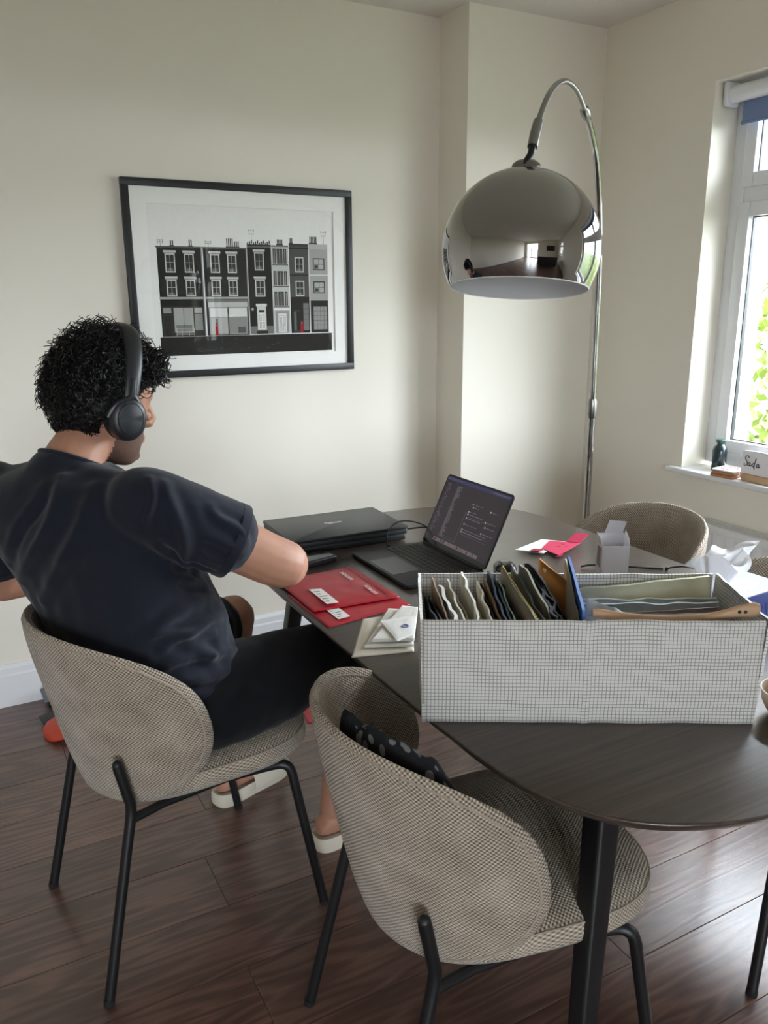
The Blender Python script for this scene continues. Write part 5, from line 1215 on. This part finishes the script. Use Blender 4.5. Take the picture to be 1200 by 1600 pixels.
MB().lathe([(.0125, .106), (.014, .110), (.019, .120), (.020, .124), (.018, .126), (.001, .126)], 28).build('stopper', simple('green_stopper', srgb(34, 70, 58), .4), bt, smooth=True)
wood = simple('warm_coaster_wood', srgb(170, 118, 84), .5, noise_amt=.15, scale=40); cst = []
for i, (nm, lb) in enumerate((('coaster', 'wooden coaster at the bottom of the windowsill stack'), ('coaster', 'wooden coaster in the middle of the windowsill stack'))):
    cst.append(tag(MB().prism(rrect(-.048, .048, -.048, .048, .004), 0, .0105).build(nm, wood, None, (XR + .014 + .003 * i, 2.082 - .002 * i, SZ + i * .0118), radians(4 + 5 * i), bevel=.001), lb, 'coaster', 'coasters stacked on the windowsill'))
c3 = thing('coaster', 'white coaster with a red ring on top of the windowsill stack', 'coaster', (XR + .018, 2.080, SZ + .0236), radians(7), 'coasters stacked on the windowsill')
MB().prism(rrect(-.048, .048, -.048, .048, .004), 0, .006).build('coaster_top', M['white'], c3, bevel=.001)
MB().prism(rrect(-.0475, .0475, -.0475, .0475, .004), -.0005, .0015).build('cork_base', M['black'], c3)
MB().tube([(.030 * cos(q), .030 * sin(q), .0062) for q in [2 * pi * j / 40 for j in range(40)]], .0022, 6, closed=True).build('red_ring', simple('red_print', srgb(180, 60, 76), .5), c3)
dk = thing('phone_charger', 'small black charger block behind the coasters on the windowsill', 'charger', (XR + .052, 2.142, SZ))
MB().prism(rrect(-.018, .018, -.014, .014, .004), 0, .014).build('block', M['black'], dk, bevel=.002); MB().tube([(.0, .014, .007), (.004, .035, .008), (.02, .06, .006)], .0022, 8).build('lead', M['rubber'], dk)
sg = thing('name_sign', 'white name sign with black script on a wooden foot on the windowsill', 'sign', (XR + .012, 1.952, SZ), radians(-90))
# board stands with its face to the room: local x runs along the sill toward the camera, local -y faces the room
bo = [(-.074, .004), (-.070, .108), (-.06, .112), (-.03, .1155), (0, .1165), (.03, .1155), (.06, .112), (.070, .108), (.074, .004)]
MB().loft([[(x, y, z) for x, z in bo] for y in (-.003, .003)]).build('board', M['board'], sg)
MB().box(-.055, .10, -.018, .018, 0, .026).build('wooden_foot', simple('pale_oak_foot', srgb(190, 156, 122), .55, noise_amt=.1, scale=30), sg, bevel=.001)
def stroke(pts, ox, w_=.0017):
    return smoothpath([(ox + x * .001, -.0036, .056 + z * .001) for x, z in pts], 6)
let = MB()
for pts, ox in (([(16, 30), (17, 36), (11, 39), (4, 34), (3, 26), (9, 19), (12, 10), (8, 2), (2, 0), (-2, 4), (1, 9)], -.058),
                ([(13, 12), (8, 14), (3, 8), (3, 2), (7, 1), (12, 8), (13, 12), (12, 4), (14, 1), (18, 5)], -.045),
                ([(13, 12), (8, 14), (3, 8), (3, 2), (8, 1), (12, 8), (16, 26), (18, 34), (15, 20), (12, 6), (13, -6), (15, -8)], -.027),
                ([(13, 12), (8, 14), (3, 8), (3, 2), (7, 1), (12, 8), (13, 12), (12, 4), (14, 1), (18, 5)], -.008)):
    let.tube(stroke(pts, ox), .0016, 8)
let.build('script_lettering', M['black'], sg, smooth=True)

rad = thing('radiator', 'white panel radiator with a slatted top grille below the window', 'radiator', (XR - .06, 1.60, 0))
def rp(mb, nm, mt=M['trim'], **k): o = mb.build(nm, mt, rad, **k); o.matrix_parent_inverse = Matrix.Translation(-Vector(rad.location)); return o
ry0, ry1, rz0, rz1, rx0, rx1 = .90, 2.335, .12, .61, XR - .092, XR - .012
f = MB(); k_ = 24
ys = [ry0 + (ry1 - ry0) * i / (k_ * 4) for i in range(k_ * 4 + 1)]
rpf = [(rx0 + (.006 if (i % 4) in (1, 2) else 0), y) for i, y in enumerate(ys)]
f.loft([[(x, y, z) for x, y in rpf] + [(rx0 + .016, ry1, z), (rx0 + .016, ry0, z)] for z in (rz0 + .02, rz1 - .03)]); rp(f, 'front_panel')
rp(MB().box(rx0, rx0 + .012, ry0, ry1, rz1 - .032, rz1 - .004), 'top_rail', bevel=.003); rp(MB().box(rx1 - .016, rx1, ry0 + .01, ry1 - .01, rz0, rz1 - .01), 'back_panel')
for y in (ry0, ry1 - .002): rp(MB().box(rx0, rx1, y, y + .002, rz0 + .02, rz1), 'side_panel')
g = MB(); g.box(rx0, rx0 + .012, ry0, ry1, rz1 - .004, rz1); g.box(rx1 - .012, rx1, ry0, ry1, rz1 - .004, rz1)
n_ = int((ry1 - ry0) / .0115)
for i in range(n_): y = ry0 + i * .0115; g.box(rx0 + .012, rx1 - .012, y, y + .0058, rz1 - .006, rz1)
rp(g, 'top_grille')
for y in (ry0 + .2, ry1 - .2): rp(MB().box(rx1, XR - .0005, y, y + .03, rz0 + .1, rz1 - .1), 'wall_bracket')
for y in (ry0 + .03, ry1 - .03): rp(MB().tube([(rx1 - .03, y, .0), (rx1 - .03, y, rz0 + .03)], .0075, 12), 'pipe', M['steel'], smooth=True)

# ------------------------------------------------------------------ things on the floor
fb = thing('red_pouch', 'orange-red zipped pouch on the floor behind the occupied chair', 'pouch', (.285, 2.800, 0), radians(20))
pr_ = [(-.135, .010, .02), (-.128, .034, .05), (-.10, .052, .070), (-.03, .066, .082), (.05, .066, .082), (.12, .05, .070), (.14, .02, .03)]
MB().loft([[(x, w_ * cos(q), max(.001, h_ * .48 + h_ * .48 * sin(q))) for q in [2 * pi * j / 20 for j in range(20)]] for x, h_, w_ in pr_]).build('pouch_body', simple('orange_red_leatherette', srgb(196, 70, 46), .5, noise_amt=.08, scale=30, bump=.08), fb, smooth=True, ang=60)
o = link('lettering', text_mesh('TM', .02), fb, (-.03, -.02, .062), (radians(12), 0, radians(10))); o.data.materials.append(simple('dark_red_print', srgb(160, 50, 36), .6))
MB().tube(smoothpath([(-.12, -.045, .024), (-.05, -.070, .030), (.05, -.070, .030), (.12, -.045, .024)], 5), .0018, 6).build('zip', simple('pale_zip', srgb(214, 170, 150), .5), fb)
flp = thing('black_folder', 'black folder flap lying behind the orange-red pouch on the floor', 'folder', (.282, 2.900, 0), radians(22))
MB().loft([[(-.145, -.055, z), (.14, -.06, z), (.14, .055, z + .018), (-.125, .05, z + .018)] for z in (.001, .006)]).build('cover', M['black'], flp, bevel=.001)
gp = thing('grey_tray', 'grey plastic tray edge on the floor against the skirting board', 'tray', (.318, 3.034, 0), radians(6))
MB().loft([[(-.145, -.035, .030), (.14, -.035, .030), (.14, .035, .052), (-.145, .035, .052)], [(-.145, -.035, .036), (.14, -.035, .036), (.14, .035, .058), (-.145, .035, .058)]]).build('tray_top', simple('grey_plastic_tray', srgb(104, 108, 112), .5), gp, bevel=.001)
MB().box(-.13, .13, -.025, .030, .0005, .030).build('tray_base', M['black'], gp)
rf, _ = flat_bag('mailer_bag', 'red mailer bag lying on the floor under the table', 'mailer bag', [(.990, 2.420), (1.20, 2.385), (1.23, 2.60), (1.03, 2.64)], .0006, .0012, redm, .006, None, .001, 41)

# ------------------------------------------------------------------ the far end of the room behind the camera (seen in the chrome)
tv = thing('television', 'wide black television on the rear wall', 'television', (1.55, YR + .03, 1.15))
MB().box(-.62, .62, -.025, .02, 0, .70).build('cabinet', M['black'], tv, bevel=.004); MB().box(-.61, .61, .0202, .0212, .012, .69).build('screen', M['blackgloss'], tv)
sf = thing('sofa', 'grey sofa at the far end of the room', 'sofa', (1.2, -2.6, 0))
gsf = mat_cloth('dark_grey_upholstery', srgb(70, 68, 70))
MB().box(-.95, .95, -.42, .42, .08, .30).build('base', gsf, sf, bevel=.02); MB().box(-.95, .95, .22, .45, .30, .80).build('backrest', gsf, sf, bevel=.05, seg=3)
for s in (-1, 1):
    MB().box(s * .85 - .1, s * .85 + .1, -.42, .30, .3, .58).build('armrest', gsf, sf, bevel=.04, seg=3); MB().box(s * .375 - .36, s * .375 + .36, -.42, .20, .30, .44).build('seat_cushion', gsf, sf, bevel=.04, seg=3)
    for q in (-1, 1): MB().tube([(s * .85, q * .34, 0), (s * .85, q * .34, .09)], .02, 12).build('leg', M['blackmetal'], sf)

# ------------------------------------------------------------------ outside the window
nh = thing('neighbour_house', 'pale rendered house beyond the window', 'house', (8.2, 8.5, -.35))
render_m = simple('pale_roughcast_render', srgb(214, 196, 178), .95, noise_amt=.12, scale=30, bump=.2)
MB().box(0, 6, -2.35, 5, 0, 5.4).build('wall', render_m, nh)
MB().loft([[(-.3, y, 5.4), (6.3, y, 5.4), (3, y, 8.0)] for y in (-2.6, 5.2)]).build('roof', simple('grey_slate', srgb(88, 86, 90), .8, noise_amt=.2, scale=8), nh)
for y in (-.9, 2.0):
    o = MB().box(-.03, .01, y, y + 1.1, 3.2, 4.4).build('window', M['upvc'], nh); MB().box(-.04, -.028, y + .08, y + 1.02, 3.28, 4.32).build('pane', M['blackgloss'], o)
leafm = simple('yellow_green_leaf', srgb(96, 112, 40), .6, noise_amt=.35, scale=4); barkm = simple('brown_bark', srgb(84, 68, 54), .9, noise_amt=.2)
def shrub(x, y, r, h, label, seed, n=900):
    t = thing('shrub', label, 'shrub', (x, y, -.35), 0, 'shrubs outside the window'); rn = random.Random(seed); lf = MB()
    for i in range(n):
        d = Vector((rn.gauss(0, 1), rn.gauss(0, 1), rn.gauss(0, 1))).normalized() * (rn.random() ** .4); c = Vector((d.x * r, d.y * r, h * .55 + d.z * h * .45))
        a = Vector((rn.gauss(0, 1), rn.gauss(0, 1), rn.gauss(0, 1))).normalized(); b = a.cross(Vector((rn.gauss(0, 1), rn.gauss(0, 1), rn.gauss(0, 1)))).normalized(); s_ = rn.uniform(.05, .09)
        lf.add([c - a * s_, c + b * s_ * .45, c + a * s_, c - b * s_ * .45], [(0, 1, 2, 3)])
    lf.build('foliage', leafm, t); st_ = MB()
    for i in range(5): q = 2 * pi * i / 5; st_.tube([(0, 0, 0), (r * .3 * cos(q), r * .3 * sin(q), h * .5), (r * .55 * cos(q), r * .55 * sin(q), h * .85)], [.03, .02, .008], 6)
    st_.build('stems', barkm, t)
shrub(5.4, 3.52, .62, 2.3, 'yellow-green shrub nearest the pale house outside the window', 11)
shrub(6.4, 2.7, .9, 1.9, 'yellow-green shrub in the middle outside the window', 12)
shrub(6.0, 1.0, 1.0, 2.1, 'yellow-green shrub outside the window, nearest the camera side', 13)
